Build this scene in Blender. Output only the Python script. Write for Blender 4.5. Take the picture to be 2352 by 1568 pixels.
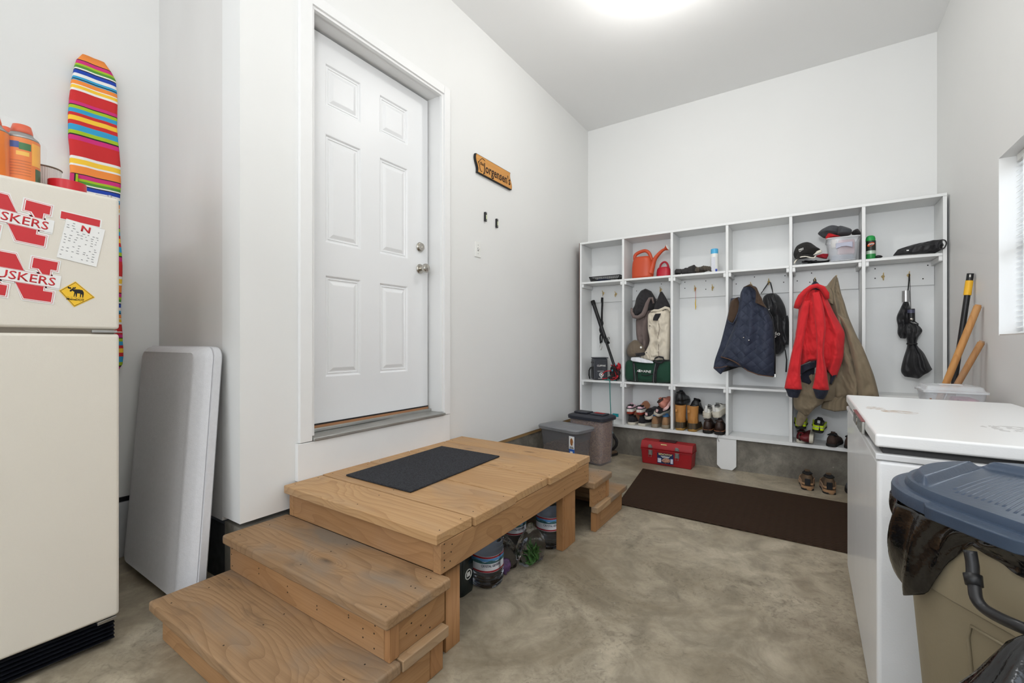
import bpy, bmesh, math, random
from mathutils import Vector, Matrix, noise
random.seed(7)
PI = math.pi
scn = bpy.context.scene
COL = scn.collection
for o in list(bpy.data.objects):
    bpy.data.objects.remove(o)

# ------------------------------------------------------------------ camera
FPX, HZ = 1016.0, 786.5
YAW = math.atan(679/1016.0)
SN, CS = math.sin(YAW), math.cos(YAW)
CAM = Vector((2.0, 0.0, 1.08))
cd = bpy.data.cameras.new('camera'); cam = bpy.data.objects.new('camera', cd); COL.objects.link(cam)
cam.location = CAM
cam.rotation_euler = (PI/2, 0, YAW)
cd.sensor_width = 36; cd.lens = 36*FPX/2352; cd.shift_y = (HZ-784)/2352
cd.clip_start = .02
scn.camera = cam

# ------------------------------------------------------------------ view, world, lights
scn.view_settings.view_transform = 'Standard'; scn.view_settings.look = 'None'
scn.view_settings.exposure = 0.08; scn.view_settings.gamma = 1
scn.view_settings.use_curve_mapping = False
w = bpy.data.worlds.new('sky'); scn.world = w; w.use_nodes = True
w.node_tree.nodes['Background'].inputs[0].default_value = (.80, .88, 1, 1)
w.node_tree.nodes['Background'].inputs[1].default_value = 1.3

def lamp(name, kind, loc, power, color=(1, 1, 1), size=.1, rot=(0, 0, 0), sy=None):
    d = bpy.data.lights.new(name, kind); d.energy = power; d.color = color
    if kind == 'AREA':
        d.size = size
        if sy: d.shape = 'RECTANGLE'; d.size_y = sy
    else:
        d.shadow_soft_size = size
    o = bpy.data.objects.new(name, d); COL.objects.link(o); o.location = loc; o.rotation_euler = rot
    return o
L1 = lamp('ceiling_light', 'POINT', (1.26, 2.68, 3.17), 19, (1, .985, .955), .06)       # bulb just above the frame
L2 = lamp('fill_light_back', 'POINT', (2.0, -2.0, 2.85), 34, (.97, .985, 1), .3)   # added fill that brightens the room from behind the camera
L3 = lamp('doorway_daylight', 'AREA', (1.0, -4.9, 1.25), 30, (.78, .88, 1), 3.0, (PI/2, 0, 0), 2.3)
L4 = lamp('window_daylight', 'AREA', (2.93, 2.75, 1.56), 14, (.85, .92, 1), .85, (0, PI/2, 0), .8)
L5 = lamp('ceiling_fill_light', 'AREA', (2.0, -.4, 1.9), 46, (.98, .99, 1), .5, (PI-.75, 0, -.4), .5)    # added fill aimed up to brighten the ceiling
L6 = lamp('fill_light_far', 'POINT', (.2, -3.2, 2.0), 36, (.95, .97, 1), .4)   # second added fill, lower and farther back, to even the brightness

# ------------------------------------------------------------------ helpers
def at(u, v, ax, val):
    """where the sight line through photo point (u, v) meets the plane ax = val"""
    r = ((-SN+(u-1176)/FPX*CS), (CS+(u-1176)/FPX*SN), (HZ-v)/FPX)
    i = 'xyz'.index(ax); t = (val-CAM[i])/r[i]
    return Vector([CAM[k]+t*r[k] for k in range(3)])
def atd(u, v, d):
    r = Vector(((-SN+(u-1176)/FPX*CS), (CS+(u-1176)/FPX*SN), (HZ-v)/FPX))
    return CAM+r*d
def lerp(a, b, t): return a+(b-a)*t
def tab(tb, s):
    for (a, x), (b, y) in zip(tb, tb[1:]):
        if s <= b: return x+(y-x)*(s-a)/max(1e-9, b-a)
    return tb[-1][1]

class MB:
    def __init__(s): s.bm = bmesh.new()
    def box(s, x0, x1, y0, y1, z0, z1):
        v = [s.bm.verts.new((x, y, z)) for x in (x0, x1) for y in (y0, y1) for z in (z0, z1)]
        for f in ((0, 1, 3, 2), (4, 6, 7, 5), (0, 4, 5, 1), (2, 3, 7, 6), (0, 2, 6, 4), (1, 5, 7, 3)):
            s.bm.faces.new([v[i] for i in f])
        return s
    def hexa(s, p):   # 8 points: bottom 4 ccw, top 4 ccw
        v = [s.bm.verts.new(q) for q in p]
        for f in ((3, 2, 1, 0), (4, 5, 6, 7), (0, 1, 5, 4), (1, 2, 6, 5), (2, 3, 7, 6), (3, 0, 4, 7)):
            s.bm.faces.new([v[i] for i in f])
        return s
    def loft(s, rings, cap=True, closed=True, caps=(True, True)):
        R = [[s.bm.verts.new(p) for p in r] for r in rings]
        n = len(R[0])
        for a, b in zip(R, R[1:]):
            for i in range(n if closed else n-1):
                j = (i+1) % n
                try: s.bm.faces.new((a[i], a[j], b[j], b[i]))
                except ValueError: pass
        if cap and closed:
            if caps[0]: s.bm.faces.new(R[0][::-1])
            if caps[1]: s.bm.faces.new(R[-1])
        return s
    def tube(s, pts, r, n=8, closed=False, flat=1.0):
        pts = [Vector(p) for p in pts]
        rings = []; m = len(pts)
        up = Vector((0.13, 0.21, 1)).normalized()
        for i, p in enumerate(pts):
            if closed: d = pts[(i+1) % m]-pts[(i-1) % m]
            else: d = pts[min(i+1, m-1)]-pts[max(i-1, 0)]
            d.normalize()
            a = d.cross(up)
            if a.length < .1: a = d.cross(Vector((1, 0, 0)))
            a.normalize(); b = a.cross(d).normalized()
            rr = r[i] if isinstance(r, (list, tuple)) else r
            rings.append([p+a*math.cos(t)*rr+b*math.sin(t)*rr*flat for t in [2*PI*k/n for k in range(n)]])
        if closed: rings.append(rings[0]); s.loft(rings, cap=False)
        else: s.loft(rings)
        return s
    def lathe(s, prof, c=(0, 0, 0), n=32, ax='z', caps=(True, True)):
        rings = []
        for r, h in prof:
            ring = []
            for k in range(n):
                a = 2*PI*k/n
                if ax == 'z': q = (c[0]+r*math.cos(a), c[1]+r*math.sin(a), c[2]+h)
                elif ax == 'x': q = (c[0]+h, c[1]+r*math.cos(a), c[2]+r*math.sin(a))
                else: q = (c[0]+r*math.sin(a), c[1]+h, c[2]+r*math.cos(a))
                ring.append(q)
            rings.append(ring)
        return s.loft(rings, caps=caps)
    def prism(s, poly, axis, a, b):
        """poly of 2-D points; axis = extruded axis; other two in xyz order"""
        def mk(p, h):
            return {'x': (h, p[0], p[1]), 'y': (p[0], h, p[1]), 'z': (p[0], p[1], h)}[axis]
        return s.loft([[mk(p, a) for p in poly], [mk(p, b) for p in poly]])
    def blob(s, c, r, n=14, amp=.15, seed=0, fr=2.5):
        c = Vector(c); rings = []
        for i in range(n+1):
            th = PI*i/n; ring = []
            for k in range(2*n):
                ph = 2*PI*k/(2*n)
                d = Vector((math.sin(th)*math.cos(ph), math.sin(th)*math.sin(ph), math.cos(th)))
                q = 1+amp*noise.noise(d*fr+Vector((seed, seed*2.3, 0)))*2
                if i in (0, n): q = 1
                ring.append(c+Vector((d.x*r[0], d.y*r[1], d.z*r[2]))*q)
            rings.append(ring)
        return s.loft(rings)
    def obj(s, name, mat, parent=None, smooth=False, bevel=0, seg=2, local=False, sub=0, label=None, auto=None, disp=None):
        bmesh.ops.remove_doubles(s.bm, verts=s.bm.verts, dist=1e-6)
        bmesh.ops.recalc_face_normals(s.bm, faces=s.bm.faces)
        vs = s.bm.verts
        lo = Vector([min(v.co[i] for v in vs) for i in range(3)]); hi = Vector([max(v.co[i] for v in vs) for i in range(3)])
        c = (lo+hi)/2
        for v in vs: v.co -= c
        me = bpy.data.meshes.new(name); s.bm.to_mesh(me); s.bm.free()
        me.materials.append(mat)
        o = bpy.data.objects.new(name, me); COL.objects.link(o)
        if parent is not None:
            o.parent = parent
            o.location = c if local else c-Vector(wloc(parent))
        else: o.location = c
        if smooth:
            me.polygons.foreach_set('use_smooth', [True]*len(me.polygons))
        if bevel:
            m = o.modifiers.new('b', 'BEVEL'); m.width = bevel; m.segments = seg; m.limit_method = 'ANGLE'; m.angle_limit = math.radians(40)
            me.polygons.foreach_set('use_smooth', [True]*len(me.polygons))
            m.harden_normals = True
        if sub:
            m = o.modifiers.new('s', 'SUBSURF'); m.levels = sub; m.render_levels = sub
        if auto:
            me.set_sharp_from_angle(angle=math.radians(auto)) if smooth else None
        if label: o['label'] = label
        return o
def wloc(o):
    l = Vector(o.location)
    while o.parent: o = o.parent; l += Vector(o.location)
    return l
def thing(name, label, cat, loc=(0, 0, 0), group=None, rot=(0, 0, 0)):
    o = bpy.data.objects.new(name, None); COL.objects.link(o); o.location = loc; o.rotation_euler = rot
    o.empty_display_size = .05
    tag(o, label, cat, group); return o
def tag(o, label, cat, group=None, kind=None):
    if label: o['label'] = label
    if cat: o['category'] = cat
    if group: o['group'] = group
    if kind: o['kind'] = kind
    return o
def struct(o, label=None):
    o['kind'] = 'structure'
    if label: o['label'] = label
    return o

# ------------------------------------------------------------------ materials
MC = {}
def nd(nt, t, **kw):
    n = nt.nodes.new(t)
    for k, v in kw.items():
        if hasattr(n, k): setattr(n, k, v)
        else: n.inputs[k.replace('_', ' ')].default_value = v
    return n
def srgb(c):
    return tuple((x/255/12.92 if x/255 <= .04045 else ((x/255+.055)/1.055)**2.4) for x in c)+(1,)
def mat(name, col, rough=.6, metal=0, bump=0, bscale=60, var=.06, vscale=8, spec=.5, alpha=1, trans=0, sheen=0, coat=0, ior=1.45, stretch=None, emit=0):
    if name in MC: return MC[name]
    m = bpy.data.materials.new(name); m.use_nodes = True; nt = m.node_tree; b = nt.nodes['Principled BSDF']
    c = srgb(col)
    tc = nd(nt, 'ShaderNodeTexCoord'); src = tc.outputs['Object']
    if stretch:
        mp = nd(nt, 'ShaderNodeMapping'); mp.inputs['Scale'].default_value = stretch; nt.links.new(src, mp.inputs[0]); src = mp.outputs[0]
    if var:
        n = nd(nt, 'ShaderNodeTexNoise'); n.inputs['Scale'].default_value = vscale; n.inputs['Detail'].default_value = 5
        nt.links.new(src, n.inputs['Vector'])
        mx = nd(nt, 'ShaderNodeMix', data_type='RGBA')
        mx.inputs[6].default_value = tuple(x*(1-var) for x in c[:3])+(1,); mx.inputs[7].default_value = tuple(min(1, x*(1+var)) for x in c[:3])+(1,)
        r = nd(nt, 'ShaderNodeMapRange'); r.inputs[1].default_value = .3; r.inputs[2].default_value = .7
        nt.links.new(n.outputs[0], r.inputs[0]); nt.links.new(r.outputs[0], mx.inputs[0]); nt.links.new(mx.outputs[2], b.inputs['Base Color'])
    else: b.inputs['Base Color'].default_value = c
    b.inputs['Roughness'].default_value = rough; b.inputs['Metallic'].default_value = metal
    b.inputs['Specular IOR Level'].default_value = spec; b.inputs['Alpha'].default_value = alpha
    b.inputs['Transmission Weight'].default_value = trans; b.inputs['IOR'].default_value = ior
    b.inputs['Coat Weight'].default_value = coat
    if sheen: b.inputs['Sheen Weight'].default_value = sheen
    if emit: b.inputs['Emission Color'].default_value = c; b.inputs['Emission Strength'].default_value = emit
    if bump:
        n2 = nd(nt, 'ShaderNodeTexNoise'); n2.inputs['Scale'].default_value = bscale; n2.inputs['Detail'].default_value = 4
        nt.links.new(src, n2.inputs['Vector'])
        bp = nd(nt, 'ShaderNodeBump'); bp.inputs['Strength'].default_value = bump; bp.inputs['Distance'].default_value = .004
        nt.links.new(n2.outputs[0], bp.inputs['Height']); nt.links.new(bp.outputs[0], b.inputs['Normal'])
    MC[name] = m; return m
def math_n(nt, op, a, b=None, c=None):
    n = nt.nodes.new('ShaderNodeMath'); n.operation = op
    for i, x in enumerate((a, b, c)):
        if x is None: continue
        if isinstance(x, (int, float)): n.inputs[i].default_value = x
        else: nt.links.new(x, n.inputs[i])
    return n.outputs[0]
def ramp(nt, fac, stops, interp='LINEAR'):
    r = nt.nodes.new('ShaderNodeValToRGB'); r.color_ramp.interpolation = interp
    e = r.color_ramp.elements
    while len(e) < len(stops): e.new(.5)
    for i, (p, c) in enumerate(stops):
        e[i].position = p; e[i].color = c if len(c) == 4 else srgb(c)
    nt.links.new(fac, r.inputs[0]); return r.outputs[0]
def mixc(nt, f, a, b, mode='MIX'):
    n = nt.nodes.new('ShaderNodeMix'); n.data_type = 'RGBA'; n.blend_type = mode
    for i, x in ((0, f), (6, a), (7, b)):
        if isinstance(x, (int, float)): n.inputs[i].default_value = x
        elif isinstance(x, tuple): n.inputs[i].default_value = x
        else: nt.links.new(x, n.inputs[i])
    return n.outputs[2]
def noise_n(nt, vec, scale, detail=4, dist=0, rough=.5):
    n = nt.nodes.new('ShaderNodeTexNoise'); n.inputs['Scale'].default_value = scale; n.inputs['Detail'].default_value = detail
    n.inputs['Distortion'].default_value = dist; n.inputs['Roughness'].default_value = rough
    nt.links.new(vec, n.inputs['Vector']); return n.outputs[0]
def mapv(nt, vec, scale=(1, 1, 1), loc=(0, 0, 0)):
    m = nt.nodes.new('ShaderNodeMapping'); m.inputs['Scale'].default_value = scale; m.inputs['Location'].default_value = loc
    nt.links.new(vec, m.inputs[0]); return m.outputs[0]
def bumpn(nt, b, h, strength, dist=.003):
    bp = nt.nodes.new('ShaderNodeBump'); bp.inputs['Strength'].default_value = strength; bp.inputs['Distance'].default_value = dist
    nt.links.new(h, bp.inputs['Height']); nt.links.new(bp.outputs[0], b.inputs['Normal'])

def wood(name, axis, light, mid, dark, grey=0.0, ringf=34, knots=1.0, rough=.6, greycol=(150, 140, 128)):
    """axis 0/1/2: direction of the grain in object space"""
    m = bpy.data.materials.new(name); m.use_nodes = True; nt = m.node_tree; b = nt.nodes['Principled BSDF']
    tc = nt.nodes.new('ShaderNodeTexCoord'); oi = nt.nodes.new('ShaderNodeObjectInfo')
    off = nt.nodes.new('ShaderNodeVectorMath'); off.operation = 'ADD'
    cmb = nt.nodes.new('ShaderNodeCombineXYZ')
    r1 = math_n(nt, 'MULTIPLY', oi.outputs['Random'], 7.0)
    for i in range(3): nt.links.new(r1, cmb.inputs[i])
    nt.links.new(tc.outputs['Object'], off.inputs[0]); nt.links.new(cmb.outputs[0], off.inputs[1])
    sx = nt.nodes.new('ShaderNodeSeparateXYZ'); nt.links.new(off.outputs[0], sx.inputs[0])
    al = sx.outputs[axis]
    o1, o2 = [k for k in range(3) if k != axis]
    across = math_n(nt, 'ADD', sx.outputs[o1], math_n(nt, 'MULTIPLY', sx.outputs[o2], .8))
    c2 = nt.nodes.new('ShaderNodeCombineXYZ')
    nt.links.new(al, c2.inputs[0]); nt.links.new(math_n(nt, 'MULTIPLY', sx.outputs[o1], 1.0), c2.inputs[1]); nt.links.new(sx.outputs[o2], c2.inputs[2])
    vec = c2.outputs[0]
    n1 = noise_n(nt, mapv(nt, vec, (1.1, 3.2, 3.2)), 1.0, 2, .3)
    # knots
    vo = nt.nodes.new('ShaderNodeTexVoronoi'); vo.inputs['Scale'].default_value = 1; vo.feature = 'F1'
    nt.links.new(mapv(nt, vec, (2.3, 6.5, 5.0)), vo.inputs['Vector'])
    kd = vo.outputs['Distance']
    kf = math_n(nt, 'POWER', math_n(nt, 'MAXIMUM', math_n(nt, 'SUBTRACT', 1.0, math_n(nt, 'MULTIPLY', kd, 2.6)), 0.0), 2.0)
    ph = math_n(nt, 'ADD', math_n(nt, 'MULTIPLY', across, 9.0), math_n(nt, 'ADD', math_n(nt, 'MULTIPLY', n1, 5.0), math_n(nt, 'MULTIPLY', kf, 2.2*knots)))
    rg = math_n(nt, 'FRACT', math_n(nt, 'MULTIPLY', ph, ringf/10.0))
    rg = math_n(nt, 'POWER', rg, 3.0)
    fine = noise_n(nt, mapv(nt, vec, (3, 160, 160)), 1.0, 3)
    big = noise_n(nt, mapv(nt, vec, (1.5, 3, 3)), 1.0, 3)
    base = mixc(nt, math_n(nt, 'MULTIPLY', rg, .55), srgb(light), srgb(mid))
    base = mixc(nt, math_n(nt, 'MULTIPLY', math_n(nt, 'SUBTRACT', fine, .42), 1.3), base, srgb(mid))
    base = mixc(nt, math_n(nt, 'MULTIPLY', math_n(nt, 'SUBTRACT', big, .45), 1.6), base, srgb(mid))
    kn = math_n(nt, 'LESS_THAN', kd, .085)
    kn2 = math_n(nt, 'MULTIPLY', math_n(nt, 'MAXIMUM', math_n(nt, 'SUBTRACT', 1.0, math_n(nt, 'MULTIPLY', kd, 8.0)), 0.0), .9*knots)
    base = mixc(nt, kn2, base, srgb(dark))
    if grey:
        g = noise_n(nt, mapv(nt, vec, (2.2, 5, 5)), 1.0, 5, .4)
        gf = math_n(nt, 'MULTIPLY', math_n(nt, 'MINIMUM', math_n(nt, 'MAXIMUM', math_n(nt, 'MULTIPLY', math_n(nt, 'SUBTRACT', g, .47), 5.0), 0.0), 1.0), grey)
        base = mixc(nt, gf, base, srgb(greycol))
        g2 = noise_n(nt, mapv(nt, vec, (5, 14, 14), (3, 1, 2)), 1.0, 4)
        base = mixc(nt, math_n(nt, 'MULTIPLY', math_n(nt, 'MAXIMUM', math_n(nt, 'SUBTRACT', g2, .60), 0.0), 3.0*grey), base, srgb((84, 72, 60)))
    # nail dots
    nt.links.new(base, b.inputs['Base Color']); b.inputs['Roughness'].default_value = rough
    b.inputs['Specular IOR Level'].default_value = .3
    bumpn(nt, b, math_n(nt, 'ADD', math_n(nt, 'MULTIPLY', rg, -.5), fine), .25, .0015)
    return m

WH = mat('white_wall_paint', (231, 231, 229), .55, bump=.08, bscale=25, var=.012, vscale=1.5)
CEIL = mat('ceiling_paint', (240, 240, 239), .8, bump=.1, bscale=40, var=.012, vscale=1)
TRIM = mat('white_trim_paint', (236, 236, 235), .35, bump=.03, bscale=20, var=.01)
DOORM = mat('white_door_paint', (235, 236, 237), .38, bump=.05, bscale=90, var=.008, vscale=3)
UNIT = mat('cubby_paint', (232, 233, 232), .4, bump=.05, bscale=30, var=.015, vscale=6)
BLACK = mat('black_plastic', (24, 24, 26), .4, var=.05)
BLKR = mat('black_rubber', (28, 27, 27), .7, bump=.2, bscale=80)
BLKF = mat('black_fabric', (26, 26, 28), .85, bump=.4, bscale=120, sheen=.15)
CHROME = mat('brushed_nickel', (190, 186, 178), .25, 1, var=.03)
BRASS = mat('brass', (232, 206, 148), .35, .75, var=.05)
STEEL = mat('galvanised_steel', (170, 170, 168), .4, 1, var=.1, vscale=30)
WHITE = mat('white_plastic', (236, 236, 232), .4, var=.01)
INK = mat('black_ink', (20, 20, 22), .6, var=0)
REDP = mat('red_plastic', (176, 26, 32), .42, var=.05)
# concrete floor
def concrete(name, light, dark, spots=.5, rough=.5, bump=.2):
    m = bpy.data.materials.new(name); m.use_nodes = True; nt = m.node_tree; b = nt.nodes['Principled BSDF']
    tc = nt.nodes.new('ShaderNodeTexCoord'); g = nt.nodes.new('ShaderNodeNewGeometry'); v = g.outputs['Position']
    a = noise_n(nt, v, 1.9, 8, .8, .68); c = mixc(nt, ramp(nt, a, [(.35, (0, 0, 0, 1)), (.65, (1, 1, 1, 1))]), srgb(dark), srgb(light))
    b2 = noise_n(nt, v, 7, 7, .8, .65)
    c = mixc(nt, ramp(nt, b2, [(.36, (.55, .55, .55, 1)), (.58, (0, 0, 0, 1))]), c, srgb(tuple(x*.80 for x in dark)))
    s = noise_n(nt, v, 30, 6, 1.6, .66); s2 = noise_n(nt, v, 2.6, 3)
    sp = math_n(nt, 'MULTIPLY', ramp(nt, s, [(.50, (0, 0, 0, 1)), (.70, (1, 1, 1, 1))]), ramp(nt, s2, [(.42, (0, 0, 0, 1)), (.56, (1, 1, 1, 1))]))
    c = mixc(nt, math_n(nt, 'MULTIPLY', sp, spots), c, srgb(tuple(x*.55 for x in dark)))
    f = noise_n(nt, v, 160, 4); c = mixc(nt, math_n(nt, 'MULTIPLY', math_n(nt, 'SUBTRACT', f, .4), .35), c, srgb(tuple(x*.7 for x in light)))
    w1 = noise_n(nt, v, 11, 2, 0); c = mixc(nt, ramp(nt, w1, [(.75, (0, 0, 0, 1)), (.77, (.5, .5, .5, 1))]), c, srgb((205, 200, 190)))
    nt.links.new(c, b.inputs['Base Color']); nt.links.new(ramp(nt, b2, [(.3, (rough-.08,)*3+(1,)), (.7, (rough+.15,)*3+(1,))]), b.inputs['Roughness'])
    bumpn(nt, b, math_n(nt, 'ADD', b2, math_n(nt, 'MULTIPLY', f, .3)), bump, .004)
    return m
FLOORM = concrete('garage_concrete', (192, 181, 160), (142, 130, 109), .5, .42)
FNDM = concrete('foundation_concrete', (146, 141, 130), (96, 91, 82), .25, .8, .6)

# ================================================================== STRUCTURE
LX, RX, BY, CH, FY, REC = 0.0, 2.80, 4.49, 3.39, -5.0, -0.884
COLY = 0.918
DH = .31     # underside of the wall board, above the foundation
struct(MB().box(REC-.2, RX+.25, FY, BY+.2, -.1, 0).obj('floor', FLOORM), 'grey-brown stained concrete garage floor')
struct(MB().box(REC-.2, RX+.25, FY, BY+.2, CH, CH+.1).obj('ceiling', CEIL), 'plain white ceiling')
# door wall: opening y 1.234..2.165, z .60..2.71
DY0, DY1, DZ0, DZ1 = 1.234, 2.165, .60, 2.71
m = MB()
m.box(-.16, LX, COLY, DY0, DH, CH); m.box(-.16, LX, DY1, BY, DH, CH); m.box(-.16, LX, DY0, DY1, DZ1, CH); m.box(-.16, LX, DY0, DY1, DH, DZ0)
struct(m.obj('wall_left', WH), 'white wall with the raised door')
struct(MB().box(REC, -.16, COLY, COLY+.12, DH-.02, CH).obj('wall_return', mat('return_wall_paint', (218, 216, 213), .4, bump=.15, bscale=14, var=.05, vscale=2.2, stretch=(1, 1, .35))), 'scuffed white side face of the wall corner')
struct(MB().box(REC-.15, REC, FY, COLY+.12, .30, CH).obj('wall_recess', WH), 'white wall behind the fridge')
struct(MB().box(0, RX, BY, BY+.15, .262, CH).obj('wall_back', WH), 'white back wall above the cubbies')
WY0, WY1, WZ0, WZ1 = 2.30, 3.212, 1.116, 2.005
m = MB(); x0, x1 = RX, RX+.14
m.box(x0, x1, FY, WY0, 0, CH); m.box(x0, x1, WY1, BY+.15, 0, CH); m.box(x0, x1, WY0, WY1, 0, WZ0); m.box(x0, x1, WY0, WY1, WZ1, CH)
struct(m.obj('wall_right', WH), 'white wall with the window')
m = MB(); m.box(REC-.15, -.55, FY-.1, FY, 0, CH); m.box(2.6, RX+.14, FY-.1, FY, 0, CH); m.box(-.55, 2.6, FY-.1, FY, 2.45, CH)
struct(m.obj('wall_front', WH), 'white wall around the open garage doorway')
# foundations
m = MB(); m.box(-.16, -.012, COLY+.01, BY, 0, DH-.025)
struct(m.obj('trim_1', FNDM), 'bare concrete foundation under the door wall')
m = MB(); m.box(-.16, -.004, 2.36, BY, DH-.026, DH-.001)
struct(m.obj('trim_2', mat('sill_wood', (150, 120, 78), .8, bump=.3, bscale=20)), 'thin wooden sill strip over the foundation')
struct(MB().box(0, RX, 4.165, BY+.14, 0, .261).obj('trim_3', FNDM), 'concrete foundation ledge under the cubbies')
struct(MB().box(REC-.15, REC+.012, FY, COLY+.1, 0, .275).obj('trim_4', mat('painted_concrete', (196, 198, 200), .7, bump=.3, bscale=30)), 'painted foundation behind the fridge')
struct(MB().box(REC-.1, REC+.004, FY, COLY+.1, .277, .298).obj('trim_5', BLACK), 'dark gap strip above the foundation')
struct(MB().box(REC+.02, -.17, COLY+.02, COLY+.12, 0, DH-.05).obj('trim_6', mat('dark_concrete', (66, 66, 68), .8, bump=.6, bscale=40, var=.3, vscale=20)), 'dark foundation of the wall corner')  # mottled, darker than the other foundations
# door casing and apron board
m = MB(); cx = .022
m.box(0, cx, 1.172, DY0, .607, 2.765); m.box(0, cx, DY1, 2.222, .607, 2.765); m.box(0, cx, DY0, DY1, DZ1, 2.765)
struct(m.obj('trim_7', TRIM, bevel=.002), 'white casing around the door')
struct(MB().box(0, .024, 1.16, 2.215, .43, .604).obj('trim_8', TRIM, bevel=.002), 'white apron board under the door sill')
# jamb (with stop)
DX = -.114
d1 = thing('door_1', None, None, (DX, 1.70, .62)); struct(d1, 'white six-panel entry door reached by the wooden platform')
m = MB(); m.box(-.155, .018, DY0, DY0+.001, .62, DZ1); m.box(-.155, .018, DY1-.001, DY1, .62, DZ1); m.box(-.155, .018, DY0, DY1, DZ1-.001, DZ1)
m.box(DX+.105, .012, DY1-.016, DY1, .63, DZ1-.012); m.box(DX+.105, .012, DY0, DY0+.016, .63, DZ1-.012); m.box(DX+.105, .012, DY0, DY1, DZ1-.014, DZ1)
m.obj('jamb', TRIM, d1, bevel=.001)
# slab with six moulded panels
SY0, SY1, SZ0, SZ1 = DY0+.002, 2.148, .660, 2.694
pl = [at(747, 600, 'x', DX).y, at(829.5, 600, 'x', DX).y, at(872, 600, 'x', DX).y, at(937, 600, 'x', DX).y]
zz = []
for (u, a, b) in ((747, 143, 242), (747, 305.7, 555.7), (747, 631, 866)):
    zz.append((at(u, b, 'x', DX).z, at(u, a, 'x', DX).z))
m = MB()
ys = [SY0, pl[0], pl[1], pl[2], pl[3], SY1]
zs = [SZ0, zz[2][0], zz[2][1], zz[1][0], zz[1][1], zz[0][0], zz[0][1], SZ1]
def quad(mb, p): mb.bm.faces.new([mb.bm.verts.new(q) for q in p])
for i in range(5):
    for j in range(7):
        a, b, c, e = ys[i], ys[i+1], zs[j], zs[j+1]
        if i in (1, 3) and j in (1, 3, 5):
            prof = [(0, 0), (.004, -.001), (.010, -.009), (.016, -.009), (.020, -.006), (.024, -.010), (.030, -.010), (.046, -.003), (.050, -.002)]
            for (o0, h0), (o1, h1) in zip(prof, prof[1:]):
                R0 = [(a+o0, c+o0), (b-o0, c+o0), (b-o0, e-o0), (a+o0, e-o0)]; R1 = [(a+o1, c+o1), (b-o1, c+o1), (b-o1, e-o1), (a+o1, e-o1)]
                for k in range(4):
                    l = (k+1) % 4
                    quad(m, [(DX+h0, *R0[k]), (DX+h0, *R0[l]), (DX+h1, *R1[l]), (DX+h1, *R1[k])])
            o1, h1 = prof[-1]
            quad(m, [(DX+h1, a+o1, c+o1), (DX+h1, b-o1, c+o1), (DX+h1, b-o1, e-o1), (DX+h1, a+o1, e-o1)])
        else: quad(m, [(DX, a, c), (DX, b, c), (DX, b, e), (DX, a, e)])
for (p, q) in (((SY0, SZ0), (SY1, SZ0)), ((SY1, SZ0), (SY1, SZ1)), ((SY1, SZ1), (SY0, SZ1)), ((SY0, SZ1), (SY0, SZ0))):
    quad(m, [(DX, *p), (DX, *q), (DX-.044, *q), (DX-.044, *p)])
quad(m, [(DX-.044, SY0, SZ0), (DX-.044, SY1, SZ0), (DX-.044, SY1, SZ1), (DX-.044, SY0, SZ1)])
m.obj('door_leaf', DOORM, d1)
m = MB(); m.box(DX-.09, DX-.046, DY0, DY1, .61, DZ1)
m.obj('weatherstrip', BLACK, d1)
for nm, vv, kind in (('deadbolt', 567.5, 0), ('doorknob', 617.5, 1)):
    c = at(964, vv, 'x', DX)
    m = MB().lathe([(.030, 0), (.032, .006), (.028, .012)], (DX, c.y, c.z), 28, 'x')
    if kind: m.lathe([(.013, .008), (.012, .03), (.022, .036), (.029, .048), (.029, .060), (.022, .070), (.001, .073)], (DX, c.y, c.z), 28, 'x')
    else: m.lathe([(.024, .010), (.023, .022), (.001, .023)], (DX, c.y, c.z), 28, 'x').box(DX+.02, DX+.026, c.y-.002, c.y+.002, c.z-.006, c.z+.004)
    m.obj(nm, CHROME, d1, smooth=True, auto=40)
m = MB(); m.box(DX-.05, .035, DY0+.002, DY1-.002, .607, .622); m.box(DX-.05, DX+.02, DY0+.002, DY1-.002, .622, .640)
m.obj('threshold', mat('worn_aluminium', (176, 176, 172), .38, .7, var=.08, vscale=5, stretch=(6, 1, 1), bump=.1), d1, bevel=.003)
MB().box(DX-.03, DX+.006, DY0+.002, SY1, .640, .653).obj('sweep_strip', mat('bare_wood_strip', (165, 120, 85), .7), d1)
MB().box(DX-.035, DX+.004, DY0+.002, SY1, .652, .661).obj('door_sweep', BLACK, d1)

# window
w1 = thing('window_1', None, None, (RX, (WY0+WY1)/2, WZ0)); struct(w1, 'white framed window in the right wall')
m = MB(); m.box(RX+.10, RX+.135, WY0, WY0+.04, WZ0, WZ1); m.box(RX+.10, RX+.135, WY1-.04, WY1, WZ0, WZ1); m.box(RX+.10, RX+.135, WY0, WY1, WZ0, WZ0+.04); m.box(RX+.10, RX+.135, WY0, WY1, WZ1-.04, WZ1)
m.box(RX+.105, RX+.13, WY0, WY1, 1.54, 1.58)
m.obj('window_frame', TRIM, w1, bevel=.002)
MB().box(RX+.115, RX+.120, WY0+.03, WY1-.03, WZ0+.03, WZ1-.03).obj('window_pane', mat('clear_glass', (250, 252, 255), .02, var=0, trans=1), w1)
MB().box(RX+.002, RX+.10, WY0+.001, WY1-.001, WZ0-.001, WZ0+.006).obj('window_sill', mat('raw_sill', (206, 200, 194), .8, bump=.4, bscale=30), w1)
bl = thing('window_blind', 'white slatted venetian blind hanging in the window on the right wall', 'blind', (RX+.07, (WY0+WY1)/2, WZ1))
MB().box(RX+.055, RX+.09, WY0+.02, WY1-.025, WZ1-.035, WZ1-.001).obj('headrail', WHITE, bl, bevel=.002)
m = MB(); z = WZ0+.02
SLM = mat('blind_slat_vinyl', (238, 238, 236), .45, var=0)
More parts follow.
